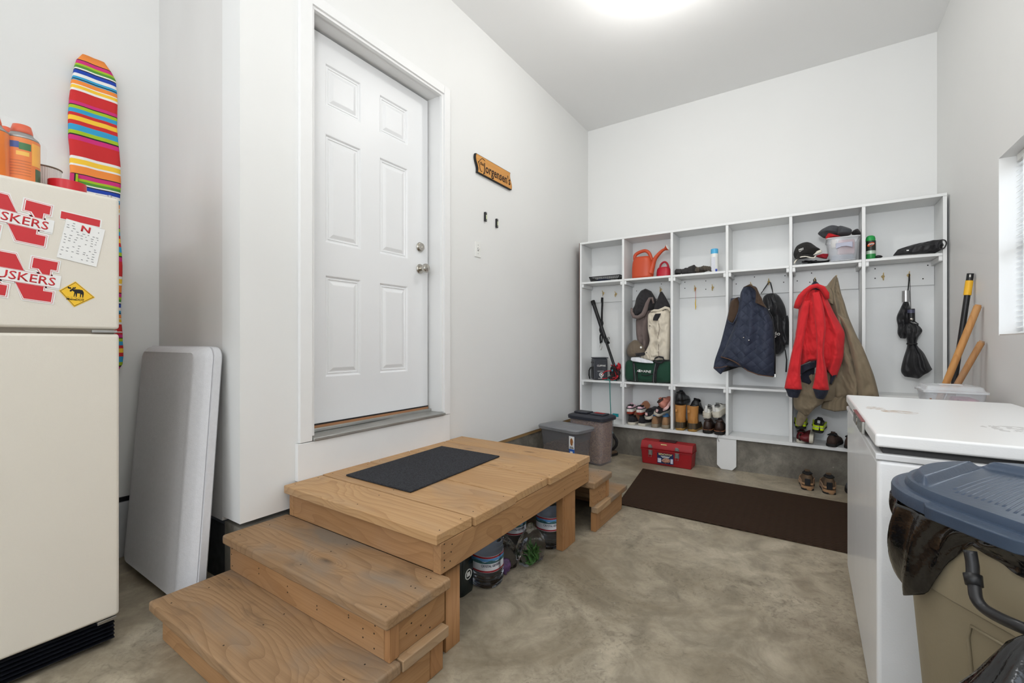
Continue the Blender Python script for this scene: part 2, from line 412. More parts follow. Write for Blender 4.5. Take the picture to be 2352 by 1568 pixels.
while z < WZ1-.04:
    m.hexa([(RX+.052, WY0+.02, z-.010), (RX+.052, WY1-.025, z-.010), (RX+.094, WY1-.025, z+.011), (RX+.094, WY0+.02, z+.011),
            (RX+.052, WY0+.02, z-.0085), (RX+.052, WY1-.025, z-.0085), (RX+.094, WY1-.025, z+.0125), (RX+.094, WY0+.02, z+.0125)]); z += .0265
m.obj('slats', SLM, bl)
for y in (WY0+.12, WY1-.13): MB().tube([(RX+.048, y, WZ1-.03), (RX+.048, y, WZ0+.02)], .0012, 6).obj('ladder_cord', WHITE, bl)

# ceiling lamp just above the frame, housing added for the fill light behind the camera
t = thing('ceiling_lamp', 'white ceiling lamp with an added shading pan and bare bulb above the mat', 'lamp', (1.26, 2.68, CH))
MB().lathe([(.03, 0), (.03, -.035), (.165, -.044), (.17, -.052), (.165, -.048), (.022, -.046), (.022, -.055), (.001, -.055)], (1.26, 2.68, CH), 40).obj('lampholder', WHITE, t, smooth=True)  # wide pan added to keep direct bulb light off the ceiling
t = thing('fill_light_housing', 'white housing added over the fill light behind the camera', 'lamp', (2.0, -2.0, CH))
MB().box(1.4, 2.6, -2.07, -1.93, 3.16, 3.20).box(1.5, 1.51, -2, -1.99, 3.20, CH).box(2.49, 2.5, -2, -1.99, 3.20, CH).obj('housing', WHITE, t)  # unseen body made up to go with the fill light

# ================================================================== PLATFORM AND STEPS
LT, MD, DK = (194, 156, 112), (156, 115, 73), (74, 48, 28)
WDX = wood('platform_board_wood', 0, LT, MD, DK, .25, 30)
WSX = wood('worn_tread_wood', 0, (168, 136, 102), (122, 93, 64), (54, 38, 26), 1.0, 42, greycol=(134, 122, 108))
WFY = wood('fascia_wood_y', 1, (174, 133, 91), (142, 102, 65), DK, .08, 26)
WFX = wood('riser_wood_x', 0, (174, 133, 92), (144, 104, 66), DK, .12, 24)
WFZ = wood('post_wood', 2, (176, 130, 86), (148, 102, 62), DK, .08, 30)
NAIL = mat('nail_head', (52, 44, 38), .5, .6, var=0)
def nails(parent, pts, ax):
    m = MB()
    for p in pts:
        if ax == 'z': m.lathe([(.0027, 0), (.0025, .0006)], p, 8, 'z')
        elif ax == 'x': m.lathe([(.0027, 0), (.0025, .0006)], p, 8, 'x')
        else: m.lathe([(.0027, 0), (.0025, -.0006)], p, 8, 'y')
    o = m.obj('nail_heads', NAIL, parent); o['kind'] = 'stuff'; return o
def plank(mb, x0, x1, y0, y1, z0, z1, wob=0, seed=0, xface=True):
    """board along x whose right end / front edge is slightly uneven"""
    n = 14; rings = []
    for i in range(n+1):
        x = lerp(x0, x1, i/n)
        f = wob*noise.noise(Vector((x*9, seed, 0)))
        rings.append([(x, y0+f, z0), (x, y0+f*.6, z1), (x, y1, z1), (x, y1, z0)])
    mb.loft(rings)
pf = thing('wooden_platform', 'big unpainted wooden platform under the white door, five boards wide', 'platform', (.49, 1.72, 0))
ZT, ZB = .434, .398
seams = [1.088, 1.284, 1.566, 1.855, 2.167, 2.352]; ends = [.966, .976, .966, .978, .966]
for i in range(5):
    m = MB(); plank(m, .012 if i else .0265, ends[i], seams[i]+.003, seams[i+1]-.003, ZB, ZT, .002, i)
    if i == 0:
        pass
    m.obj('deck_board', WDX, pf, bevel=.004)
MB().box(.93, .966, 1.112, 2.335, .291, ZB-.001).obj('fascia', WFY, pf, bevel=.003)
MB().box(.061, .929, 1.118, 1.153, .291, ZB-.001).obj('front_rim', WFX, pf, bevel=.003)
MB().box(.03, .929, 2.30, 2.335, .291, ZB-.001).obj('rear_rim', WFX, pf, bevel=.003)
MB().box(.026, .06, 1.118, 2.335, .291, ZB-.001).obj('wall_rim', WFY, pf, bevel=.003)
MB().box(.925, .9545, 1.151, 1.225, .001, .286).box(.925, .9545, 1.151, 1.225, .286, .287).obj('post', WFZ, pf, bevel=.002)
MB().box(.910, .948, 2.046, 2.062, .001, .286).box(.932, .950, 2.062, 2.19, .001, .286).obj('post', WFZ, pf, bevel=.002)
MB().box(.03, .06, 1.16, 1.25, .001, .286).obj('post', WFZ, pf, bevel=.002)
MB().box(.03, .06, 2.10, 2.19, .001, .286).obj('post', WFZ, pf, bevel=.002)
pts = []
for i in range(5):
    for x in (.06, .5, .945):
        for y in (seams[i]+.04, seams[i+1]-.04): pts.append((x+random.uniform(-.01, .01), y, ZT))
nails(pf, pts, 'z')
nails(pf, [(.966, 1.13+a, .30+b) for a, b in ((0, .01), (0, .035), (0, .06), (0, .09), (.03, .02), (.035, .05), (.04, .075), (.9, .03), (1.0, .05), (1.15, .06), (1.17, .03), (.5, .02))], 'x')
def stairs(nm, label, y_edge, sgn):
    """two steps leaving the platform edge at y_edge in direction sgn"""
    st = thing(nm, label, 'steps', (.5, y_edge+sgn*.25, 0))
    Y = lambda a: y_edge+sgn*a
    def bx(x0, x1, a0, a1, z0, z1): a, b = sorted((Y(a0), Y(a1))); return MB().box(x0, x1, a, b, z0, z1)
    m = MB(); a, b = sorted((Y(-.014), Y(.262))); plank(m, -.002, 1.003, a, b, .252, .29, .004, 4)
    m.obj('tread', WSX, st, bevel=.009, seg=3)
    bx(.02, .965, .205, .24, .146, .251).obj('riser', WFX, st, bevel=.002)
    bx(.966, .99, .203, .24, .146, .251).obj('side_block', WFZ, st, bevel=.002)
    bx(.966, .985, .0, .202, .146, .251).obj('side_panel', WFY, st, bevel=.002)
    m = MB(); a, b = sorted((Y(.212), Y(.512))); plank(m, .016, 1.012, a, b, .108, .145, .004, 9)
    m.obj('tread', WSX, st, bevel=.009, seg=3)
    bx(.972, 1.014, .01, .210, .110, .145).obj('side_tread', wood('side_tread_wood', 1, (186, 156, 120), (150, 116, 82), DK, .6, 30), st, bevel=.004)
    bx(.05, .985, .445, .48, .001, .107).obj('riser', WFX, st, bevel=.002)
    bx(.966, .996, .08, .444, .001, .107).obj('side_panel', WFY, st, bevel=.002)
    bx(.966, .996, .02, .078, .001, .107).obj('side_block', WFZ, st, bevel=.002)
    bx(.05, .08, .02, .444, .001, .107).obj('side_panel', WFY, st, bevel=.002)
    if nm == 'wooden_steps':
        q = []
        for x in (.03, .93): q += [(x+random.uniform(-.01, .02), Y(.24), z) for z in (.165, .21, .235)]
        for x in (.25, .45, .63, .8, .87): q += [(x, Y(.24), random.uniform(.16, .24)) for _ in range(2)]
        nails(st, q, 'y')
        nails(st, [(x, Y(a), .29) for x in (.06, .5, .93, .95) for a in (.03, .1, .22)]+[(x, Y(a), .145) for x in (.1, .5, .93) for a in (.28, .35, .47)], 'z')
        nails(st, [(.985, Y(.07+.02*k), .16+.07*((k*37) % 10)/10) for k in range(6)], 'x')
    else:
        nails(st, [(.985, Y(.07+.03*k), .16+.07*((k*37) % 10)/10) for k in range(5)]+[(.996, Y(.1+.05*k), .02+.07*((k*37) % 10)/10) for k in range(7)], 'x')
    return st
stairs('wooden_steps', 'worn wooden double step in front of the platform, beside the fridge', 1.111, -1)
stairs('wooden_steps', 'smaller-looking wooden double step at the far end of the platform, near the brown mat', 2.339, 1)
# door mat
DMM = mat('grey_carpet', (44, 45, 50), .95, bump=1, bscale=260, var=.75, vscale=170)
o = MB().prism([(.143, 1.331), (.585, 1.334), (.557, 2.036), (.119, 2.032)], 'z', ZT+.001, ZT+.009).obj('doormat', DMM, bevel=.004)
tag(o, 'charcoal carpet doormat lying on the wooden platform', 'doormat')
# brown rubber mat
m = bpy.data.materials.new('brown_rubber_weave'); m.use_nodes = True; nt = m.node_tree; b = nt.nodes['Principled BSDF']
g = nt.nodes.new('ShaderNodeNewGeometry'); sx = nt.nodes.new('ShaderNodeSeparateXYZ'); nt.links.new(g.outputs['Position'], sx.inputs[0])
h = math_n(nt, 'MULTIPLY', math_n(nt, 'SINE', math_n(nt, 'ADD', math_n(nt, 'MULTIPLY', sx.outputs[1], 260), math_n(nt, 'MULTIPLY', math_n(nt, 'SINE', math_n(nt, 'MULTIPLY', sx.outputs[0], 140)), 1.2))), .5)
nt.links.new(mixc(nt, math_n(nt, 'ADD', h, .5), srgb((38, 26, 18)), srgb((66, 49, 37))), b.inputs['Base Color']); b.inputs['Roughness'].default_value = .9; b.inputs['Specular IOR Level'].default_value = .15
bumpn(nt, b, h, .8, .003); BROWNR = m
o = MB().prism([(.945, 2.850), (2.30, 2.832), (2.36, 3.70), (.83, 3.758)], 'z', .001, .008).obj('floor_mat', BROWNR, bevel=.003)
tag(o, 'long dark brown ribbed rubber mat on the concrete floor', 'floor mat')

# ================================================================== FRIDGE
FRM = bpy.data.materials.new('almond_textured_enamel'); FRM.use_nodes = True; nt = FRM.node_tree; b = nt.nodes['Principled BSDF']
tc = nt.nodes.new('ShaderNodeTexCoord'); v = tc.outputs['Object']
b.inputs['Base Color'].default_value = srgb((226, 220, 208)); b.inputs['Roughness'].default_value = .33
wv = noise_n(nt, mapv(nt, v, (1, 1, 1)), 110, 3, 1.5); wv2 = noise_n(nt, mapv(nt, v, (1, 1.8, .7)), 160, 3, 2.5)
bumpn(nt, b, math_n(nt, 'ADD', wv, wv2), .22, .002)
FX, FYR, FYL = -.06, .540, -.22
fr = thing('refrigerator', 'almond top-freezer refrigerator covered in magnets on the left', 'refrigerator', (-.4, .16, 0))
MB().box(-.86, FX-.055, FYL+.005, FYR-.008, .015, 1.585).obj('cabinet', FRM, fr, bevel=.006)
MB().box(FX-.050, FX, FYL, FYR, 1.126, 1.598).obj('freezer_door', FRM, fr, bevel=.012, seg=4)
MB().box(FX-.050, FX, FYL, FYR, .102, 1.112).obj('fridge_door', FRM, fr, bevel=.012, seg=4)
MB().box(FX-.054, FX-.006, FYL+.01, FYR-.015, 1.108, 1.130).obj('door_gap', mat('gasket_dark', (120, 112, 100), .8), fr)
MB().box(FX-.045, FX+.002, FYR-.075, FYR-.008, 1.1145, 1.1235).box(FX-.04, FX-.02, FYR-.01, FYR+.012, 1.116, 1.120).obj('hinge', STEEL, fr, bevel=.001)
MB().box(FX-.045, FX-.002, FYR-.06, FYR-.008, .090, .1005).obj('hinge', STEEL, fr, bevel=.001)
MB().box(FX-.06, FX-.02, FYR-.06, FYR-.005, 1.5985, 1.602).lathe([(.006, 0), (.006, .01)], (FX-.03, FYR-.02, 1.599), 12).obj('hinge', STEEL, fr)
m = MB(); m.box(FX-.07, FX-.03, FYL+.01, FYR-.01, .012, .098)
for k in range(6): 
    z = .018+k*.0138
    m.prism([(FX-.03, z), (FX-.012, z+.002), (FX-.008, z+.006), (FX-.03, z+.011)], 'y', FYL+.012, FYR-.012)
m.obj('toe_grille', mat('grille_black', (22, 24, 30), .35), fr)
# ---- text helper
def text(body, size, org, right, up, mt, name='lettering', parent=None, bold=0.0, depth=.0006, spacing=1.0, shear=0, align='CENTER', wscale=1.0, stand=.001):
    cu = bpy.data.curves.new('t', 'FONT'); cu.body = body; cu.size = 1; cu.align_x = align; cu.align_y = 'CENTER'
    cu.offset = bold; cu.space_character = spacing; cu.shear = shear; cu.resolution_u = 2; cu.extrude = .0
    ob = bpy.data.objects.new('t', cu); COL.objects.link(ob)
    bpy.context.view_layer.update()
    me = bpy.data.meshes.new_from_object(ob); bpy.data.objects.remove(ob); bpy.data.curves.remove(cu)
    bm = bmesh.new(); bm.from_mesh(me); bpy.data.meshes.remove(me)
    R = Vector(right).normalized(); U = Vector(up).normalized(); N = R.cross(U).normalized(); O = Vector(org)
    f = list(bm.faces)
    r = bmesh.ops.extrude_face_region(bm, geom=f)
    for e in r['geom']:
        if isinstance(e, bmesh.types.BMVert): e.co.z += depth/size
    for vt in bm.verts:
        c = vt.co.copy(); vt.co = O+R*c.x*size*wscale+U*c.y*size+N*(c.z*size+stand)
    q = MB(); q.bm.free(); q.bm = bm
    return q.obj(name, mt, parent)
def flatpoly(polys, org, right, up, z0, z1, mt, name, parent=None, hold=False):
    R = Vector(right).normalized(); U = Vector(up).normalized(); N = R.cross(U).normalized(); O = Vector(org)
    m = MB()
    for p in polys:
        m.loft([[O+R*a+U*b_+N*z0 for a, b_ in p], [O+R*a+U*b_+N*z1 for a, b_ in p]])
    return m.obj(name, mt, parent)
PAPER = mat('white_paper', (238, 238, 236), .6, var=.01)
HRED = mat('husker_red', (204, 44, 52), .45, var=.02)
def rot2(a): a = math.radians(a); return (0, math.cos(a), math.sin(a)), (0, -math.sin(a), math.cos(a))
def nsticker(label, cy, cz, ang, K=.555):
    R, U = rot2(ang); org = (FX+.0005, cy, cz)
    t = thing('letter_magnet', label, 'magnet', org, 'red and white letter magnets')
    def N(s, w=0):
        e = w
        top = [[(-.140-e, .120+e), (-.030+e*.5, .120+e), (.012+e*.7, .036-e), (-.100-e, .036-e), (-.100-e, .062-e), (-.140-e, .062-e)],
               [(.040-e, .120+e), (.140+e, .120+e), (.140+e, .070-e), (.115+e, .070-e), (.115+e, .036-e), (.085-e, .036-e), (.068-e, .062-e), (.040-e, .062-e)]]
        bot = [[(-a, -b_) for a, b_ in p] for p in top]
        return [[(a*K, b_*K) for a, b_ in p] for p in top+bot]
    Z = lambda pp: [(a*K, b_*K) for a, b_ in pp]
    flatpoly(N(0, .013)+[Z([(-.165, .042), (.165, .042), (.165, -.042), (-.165, -.042)])], org, R, U, 0, .0008, PAPER, 'backing', t)
    flatpoly(N(0, .0065), org, R, U, .0008, .0011, HRED, 'outline', t)
    flatpoly(N(0, .0045), org, R, U, .0011, .0014, PAPER, 'inner_border', t)
    flatpoly(N(0, 0), org, R, U, .0014, .0018, HRED, 'letter', t)
    flatpoly([Z([(-.165, .034), (.165, .034), (.165, -.034), (-.165, -.034)])], org, R, U, .0018, .0021, PAPER, 'banner', t)
    flatpoly([Z([(-.15, .034), (.13, .034), (.13, .0325), (-.15, .0325)]), Z([(-.15, -.0325), (.13, -.0325), (.13, -.034), (-.15, -.034)])], org, R, U, .0021, .0023, HRED, 'rules', t)
    text('HUSKERS', .0375, Vector(org)+Vector(U)*(-.001), R, U, HRED, 'word', t, bold=.008, wscale=1.05, stand=.0022, depth=.0003)
    return t
nsticker('red and white letter N magnet, upper of two on the freezer door', .280, 1.468, -7)
nsticker('red and white letter N magnet, lower of two on the freezer door', .296, 1.288, -7)
# red card and word sheet
R, U = rot2(-5)
o = flatpoly([[(-.052, .0), (.052, .0), (.052, .03), (-.052, .03)]], (FX+.0005, .437, 1.485), R, U, 0, .0008, PAPER, 'magnet_card')
tag(o, 'red and white card magnet, its top strip showing above the word sheet', 'magnet')
flatpoly([[(-.049, .003), (.049, .003), (.049, .027), (-.049, .027)]], (FX+.0005, .437, 1.485), R, U, .0008, .0012, HRED, 'red_panel', o).location = Vector((FX+.0015, .437, 1.500))-o.location
p = [at(152, 502, 'x', FX), at(241, 528, 'x', FX), at(221, 613, 'x', FX), at(129.5, 590.5, 'x', FX)]
t = thing('word_sheet', 'white sheet of scattered magnet words below the red card on the freezer door', 'magnet', (FX+.0015, .43, 1.43))
m = MB(); m.loft([[q+Vector((.0015, 0, 0)) for q in p], [q+Vector((.0023, 0, 0)) for q in p]]); m.obj('sheet', PAPER, t)
e1 = (p[1]-p[0]); e2 = (p[3]-p[0]); org = p[0]
text('N', .028, org+e1*.52+e2*.14+Vector((.0025, 0, 0)), e1, -e2, HRED, 'letter', t, bold=.03, wscale=1.2, stand=0)
m = MB(); random.seed(3)
for r in range(14):
    for c in range(7):
        if random.random() < .3 or (r < 3 and 2 <= c <= 4): continue
        a = .05+.13*c+random.uniform(-.02, .03); b_ = .06+.065*r+random.uniform(-.01, .01); wd = random.uniform(.03, .075)
        q = [org+e1*a+e2*b_, org+e1*(a+wd)+e2*b_, org+e1*(a+wd)+e2*(b_+.014), org+e1*a+e2*(b_+.014)]
        m.loft([[x+Vector((.0023, 0, 0)) for x in q], [x+Vector((.0026, 0, 0)) for x in q]])
o = m.obj('words', mat('grey_ink', (120, 120, 122), .7, var=0), t)
# moose sign
YEL = mat('sign_yellow', (244, 196, 48), .5, var=.02)
c4 = [at(173, 646, 'x', FX), at(218, 683, 'x', FX), at(170, 705, 'x', FX), at(135, 667, 'x', FX)]
cc = sum(c4, Vector())/4
t = thing('moose_sign_magnet', 'yellow diamond moose crossing magnet on the freezer door', 'magnet', cc)
def quadp(s, d0, d1, nm, mt):
    m = MB(); m.loft([[cc+(q-cc)*s+Vector((d, 0, 0)) for q in c4] for d in (d0, d1)]); return m.obj(nm, mt, t)
quadp(1, .0005, .0012, 'backing', YEL); quadp(.93, .0012, .0015, 'border', INK); quadp(.89, .0015, .0018, 'face', YEL)
R_, U_ = rot2(-3)
moose = [[(-.004, .012), (.006, .013), (.013, .012), (.016, .006), (.0165, .001), (.0155, -.010), (.0137, -.010), (.013, -.001), (.011, -.001), (.0105, -.010), (.0087, -.010), (.0085, .001), (.002, .001), (.0015, -.010), (-.0003, -.010), (-.0015, .001), (-.0035, -.010), (-.005, -.010), (-.004, .004), (-.009, .0075), (-.011, .004), (-.014, .0045), (-.014, .008), (-.009, .0135)],
         [(-.012, .0115), (-.018, .0125), (-.0195, .0175), (-.017, .018), (-.0155, .016), (-.013, .017), (-.011, .014)], [(-.009, .013), (-.0075, .018), (-.005, .0165), (-.0035, .019), (-.001, .018), (-.003, .0135)]]
flatpoly([[(a*1.15, b_*1.15+.002) for a, b_ in p_] for p_ in moose], cc, R_, U_, .0018, .0022, INK, 'moose', t)
text('MaineDOT', .0095, cc+Vector((0, -.002, -.0185)), R_, U_, INK, 'lettering', t, bold=.02, stand=.0018)
flatpoly([[(-.022+k*.009, -.0115), (-.0165+k*.009, -.0115), (-.0165+k*.009, -.0122), (-.022+k*.009, -.0122)] for k in range(5)], cc, R_, U_, .0018, .0021, INK, 'dashes', t)

# ---- things on the fridge
ORG = mat('orange_can_print', (240, 130, 50), .35, var=.04)
def spray_can(label, x, y, z, r, h, body, cap, dome=STEEL, nm='spray_can', capstyle=0, group=None):
    t = thing(nm, label, 'spray can', (x, y, z), group)
    MB().lathe([(r*.97, 0), (r, .004), (r, h*.74)], (x, y, z), 32).obj('can', body, t, smooth=True, auto=40)
    MB().lathe([(r, h*.74), (r*.93, h*.78), (r*.66, h*.83), (r*.62, h*.85)], (x, y, z), 32).obj('dome', dome, t, smooth=True)
    MB().lathe([(r*.62, h*.83), (r*.60, h*.90), (r*.5, h*.985), (r*.25, h), (.001, h)], (x, y, z), 28).obj('cap', cap, t, smooth=True)
    return t
ORC = mat('orange_cap', (226, 92, 48), .35, var=.02)
cans = [(.185, .335, 'orange spray can with an orange cap, nearest the red tape roll on the fridge'), (.165, .232, 'orange spray can in clear wrap at the left photo edge, behind the nearer can')]
p1 = at(60, 415, 'x', -.14); 
FT = 1.5865
for k, (px, xx, lb) in enumerate(((50, -.14, 'orange spray can with blue and green label, largest of the wrapped cans on the fridge'), (12, -.20, 'orange spray can half hidden beside the largest can on the fridge'), (-24, -.12, 'orange and yellow can cut by the left edge of the photo'), (35, -.26, 'orange-capped can standing behind the largest can on the fridge'))):
    y = at(px, 400, 'x', xx).y
    t = spray_can(lb, xx, y, FT, .042 if k != 1 else .030, .205 if k != 3 else .20, ORG, ORC, group='wrapped orange spray cans')
    if k == 0:
        dv = (CAM-Vector((xx, y, FT))); dv.z = 0; dv.normalize(); rt = Vector((-dv.y, dv.x, 0))
        def arc(a0, a1, z0, z1, mt, nm, r=.0425):
            m = MB(); n = 10; b0 = math.atan2(dv.y, dv.x)
            m.loft([[(xx+rr*math.cos(b0+lerp(a0, a1, i/n)), y+rr*math.sin(b0+lerp(a0, a1, i/n)), FT+zz_) for rr, zz_ in ((r, z0), (r, z1), (r-.002, z1), (r-.002, z0))] for i in range(n+1)])
            m.obj(nm, mt, t, smooth=True, auto=40)
        arc(-.75, -.15, .118, .138, mat('label_blue', (44, 78, 160), .4, var=.1), 'blue_label'); arc(-.15, .5, .114, .136, mat('label_green', (52, 116, 62), .4, var=.15), 'green_label')
        arc(-.3, .4, .095, .108, mat('label_yellow', (250, 196, 80), .4), 'yellow_label'); arc(.8, 1.5, .02, .062, mat('label_green2', (48, 92, 56), .4, var=.2), 'side_label')
        for q in range(6): arc(-.7, .5, .076-.009*q, .0785-.009*q, mat('label_print', (206, 104, 40), .5), 'small_print')
        arc(.55, 1.3, .07, .142, mat('label_amber', (252, 180, 66), .35), 'amber_panel')
# clear shrink wrap round the cans
WRAP = mat('clear_film', (255, 255, 255), .08, var=0, alpha=.05, spec=1, bump=.8, bscale=30)
y0 = at(50, 400, 'x', -.14).y
m = MB(); rings = []
for i in range(20):
    z = FT+.001+.212*i/19; s = tab([(0, 1), (.7, 1.02), (.85, .8), (1, .6)], i/19)
    rings.append([(-.155+.066*s*math.cos(a)*(1+.03*noise.noise(Vector((math.cos(a)*3, math.sin(a)*3, z*30)))), y0-.03+.085*s*math.sin(a)*(1+.06*noise.noise(Vector((math.cos(a)*3, math.sin(a)*3, z*20)))), z) for a in [2*PI*k/40 for k in range(40)]])
o = m.loft(rings, cap=False).obj('shrink_wrap', WRAP, smooth=True)
tag(o, 'crinkled clear plastic wrap around the orange cans on the fridge', 'plastic wrap')
# ribbed white container and tape roll
c = at(100, 395, 'x', -.24); rr = .045
t = thing('ribbed_cup', 'pale pleated cup with a brown rim between the orange cans and the red roll', 'cup', (c.x, c.y, FT))
prof = []
m = MB(); n = 90
m.loft([[(c.x+(r_+(.0012 if k % 2 else 0))*math.cos(2*PI*k/n), c.y+(r_+(.0012 if k % 2 else 0))*math.sin(2*PI*k/n), FT+h_) for k in range(n)] for r_, h_ in ((rr*.8, 0), (rr, .105), (rr-.003, .105), (rr*.8-.003, .004))])
m.obj('pleated_wall', mat('pale_ribbed_plastic', (222, 220, 214), .4), t)
MB().tube([(c.x+rr*math.cos(a), c.y+rr*math.sin(a), FT+.106) for a in [2*PI*k/32 for k in range(32)]], .003, 8, True).obj('rim', mat('brown_rim', (112, 98, 80), .5), t, smooth=True)
c = at(155, 430, 'x', -.155)
o = MB().lathe([(.026, 0), (.049, 0), (.049, .052), (.026, .052), (.026, 0)], (c.x, c.y, FT), 48, caps=(False, False)).obj('tape_roll', mat('red_tape', (206, 36, 48), .3, var=.03), smooth=True, auto=30)
tag(o, 'roll of red tape lying flat on top of the fridge', 'tape roll')

# ================================================================== IRONING BOARD
S = [('o', 75), ('k', 8), ('m', 42), ('l', 22), ('g', 24), ('w', 13), ('k', 9), ('b', 36), ('w', 30), ('s', 26), ('k', 7), ('s', 10), ('o', 40), ('w', 8), ('y', 33), ('w', 20), ('r', 110), ('m', 30), ('k', 10), ('l', 30), ('s', 42), ('r', 28), ('y', 45), ('r', 42), ('s', 58), ('l', 35), ('k', 14), ('m', 45), ('r', 155), ('w', 26), ('y', 50), ('w', 20)]
CO = dict(o=(244, 143, 62), k=(32, 30, 34), m=(208, 44, 122), l=(166, 196, 36), g=(84, 150, 52), w=(238, 236, 232), b=(26, 66, 172), s=(52, 160, 206), y=(250, 202, 60), r=(206, 42, 44))
IR = bpy.data.materials.new('striped_cover'); IR.use_nodes = True; nt = IR.node_tree; b = nt.nodes['Principled BSDF']
g = nt.nodes.new('ShaderNodeNewGeometry'); sx = nt.nodes.new('ShaderNodeSeparateXYZ'); nt.links.new(g.outputs['Position'], sx.inputs[0])
tot = sum(q for _, q in S); per = tot/1265*.60
zf = math_n(nt, 'DIVIDE', math_n(nt, 'SUBTRACT', 2.447, math_n(nt, 'ADD', sx.outputs[2], math_n(nt, 'MULTIPLY', sx.outputs[1], .0))), per)
zf = math_n(nt, 'FRACT', zf)
st = []; acc = 0
for k, q in S: st.append((acc/tot, CO[k])); acc += q
nt.links.new(ramp(nt, zf, st, 'CONSTANT'), b.inputs['Base Color']); b.inputs['Roughness'].default_value = .8
bumpn(nt, b, noise_n(nt, g.outputs['Position'], 25, 3), .3, .006)
t = thing('ironing_board', 'ironing board in a rainbow striped cover hung on the wall behind the fridge', 'ironing board', (-.83, .65, .93))
m = MB(); rings = []
X0 = REC+.012
for i in range(41):
    s = i/40; z = lerp(2.447, .935, s)
    hw = tab([(0, .040), (.015, .056), (.05, .074), (.12, .084), (.3, .090), (.9, .094), (.98, .09), (1, .07)], s)
    cy = lerp(.650, .662, s)+.004*math.sin(z*14)
    th = tab([(0, .02), (.05, .045), (1, .05)], s)
    ring = []
    for k in range(36):
        a = 2*PI*k/36; ca, sa = math.cos(a), math.sin(a)
        dy = hw*math.copysign(abs(ca)**.45, ca); dx = th*(.5+.5*math.copysign(abs(sa)**.5, sa))
        if sa > .3: dx += .004*noise.noise(Vector((dy*30, z*5, 1))) - (.006*max(0, 1-abs(dy+.005)/.012) if s < .7 else 0)
        ring.append((X0+dx, cy+dy+.003*noise.noise(Vector((z*18, ca, 0))), z))
    rings.append(ring)
m.loft(rings).obj('padded_cover', IR, t, smooth=True)
p_ = []
for a_, b_, c_ in ((.557, .570, (210, 56, 116)), (.570, .575, (34, 30, 34)), (.575, .583, (166, 196, 36))): MB().hexa([(-.829, a_, 1.70), (-.819, a_, 1.70), (-.819, b_, 1.70), (-.829, b_, 1.70), (-.829, a_+.006, 1.862), (-.819, a_+.006, 1.862), (-.819, b_+.006, 1.862), (-.829, b_+.006, 1.862)]).obj('cover_flap', mat('flap_%d' % c_[0], c_, .8, var=0), t)
MB().tube([(REC+.001, .65, 2.415), (REC+.011, .65, 2.415)], .006).obj('hanger', STEEL, t)

# ================================================================== FOLDING TABLE leaning in the recess
FTM = mat('speckled_grey_plastic', (214, 214, 217), .55, bump=.25, bscale=200, var=.03, vscale=60)
FTE = FTM
ft = thing('folding_table', 'folded grey plastic table leaning on the wall corner beside the steps', 'folding table', (-.43, .77, 0))
def ftp(a, b_, c_):   # a across 0..1, b up 0..1, c thickness 0..1
    B0 = Vector((-.790, .722, .012)); Rr = Vector((.755, 0, 0)); Up = Vector((-.070, .098, 1.055)); Nn = Vector((0, .088, -.006))
    return B0+Rr*a+Up*b_+Nn*c_
def ftring(inset, c_, rad=.06):
    pts = []
    for (ca, cb, st_) in ((1, 1, 0), (0, 1, 90), (0, 0, 180), (1, 0, 270)):
        for k in range(7):
            t_ = math.radians(st_+15*k)
            a = (1-inset/.755-rad/.755 if ca else inset/.755+rad/.755)+rad/.755*math.cos(t_)
            ib = inset*.4; b_ = (1-ib/1.06-rad/1.06 if cb else ib/1.06+rad/1.06)+rad/1.06*math.sin(t_)
            pts.append(ftp(a, b_, c_))
    return pts
m = MB(); m.loft([ftring(.095, .02, .02), ftring(.080, 0, .03), ftring(.070, .03, .04), ftring(.030, .24, .055), ftring(.022, .30, .055), ftring(.008, .52, .055)])
m.obj('table_top', FTM, ft, smooth=True, auto=35)
m = MB(); m.loft([ftring(.006, .54, .055), ftring(.0, .56, .055), ftring(.002, .86, .055), ftring(.016, .96, .045), ftring(.03, 1, .03)])
m.obj('table_top', FTM, ft, smooth=True, auto=35)


# ================================================================== CUBBY UNIT
UF, UBK = 4.13, 4.385
cu = thing('cubby_unit', 'white built-in cubby and coat-hook unit along the back wall, six bays wide', 'cubby unit', (1.43, 4.26, .262))
XD = [.070, .5135, .9675, 1.4215, 1.8785, 2.3315, 2.765]; TH = .021
for x in XD: MB().box(x, x+TH, UF, UBK, .292, 2.075).obj('divider', UNIT, cu, bevel=.0015)
MB().box(XD[0], XD[-1]+TH, UF, UBK, 2.076, 2.096).obj('top_board', UNIT, cu, bevel=.0015)
MB().box(XD[0], XD[-1]+TH, UF, UBK, .264, .291).obj('bottom_board', UNIT, cu, bevel=.0015)
MB().box(XD[0], XD[-1]+TH, UBK+.001, UBK+.012, .264, 2.096).obj('back_panel', UNIT, cu)
zsh = {}
for i in range(6):
    a, b_ = XD[i]+TH+.0005, XD[i+1]-.0005
    MB().box(a, b_, UF+.001, UBK, 1.672, 1.691).obj('shelf', UNIT, cu, bevel=.0015)
    MB().box(a, b_, UF+.001, UBK, .685, .704).obj('shelf', UNIT, cu, bevel=.0015)
    MB().box(a+.001, b_-.001, UBK-.018, UBK-.0005, 1.50, 1.6715).obj('hook_rail', UNIT, cu, bevel=.001)
    for zz_ in (1.6715, .6845):
        for (p_, q_) in ((a, a+.019), (b_-.019, b_)):
            MB().prism([(UF+.006, zz_), (UF+.006, zz_-.030), (UF+.012, zz_-.036), (UBK-.02, zz_-.036), (UBK-.02, zz_)], 'x', p_, q_).obj('cleat', UNIT, cu, bevel=.0015)
MB().box(XD[0]-.006, XD[0]-.001, UF+.001, UBK, .264, 2.094).obj('raw_side', mat('raw_brown_edge', (104, 70, 56), .8), cu)
SH1, SH2, SH0 = 1.6915, .7045, .2915
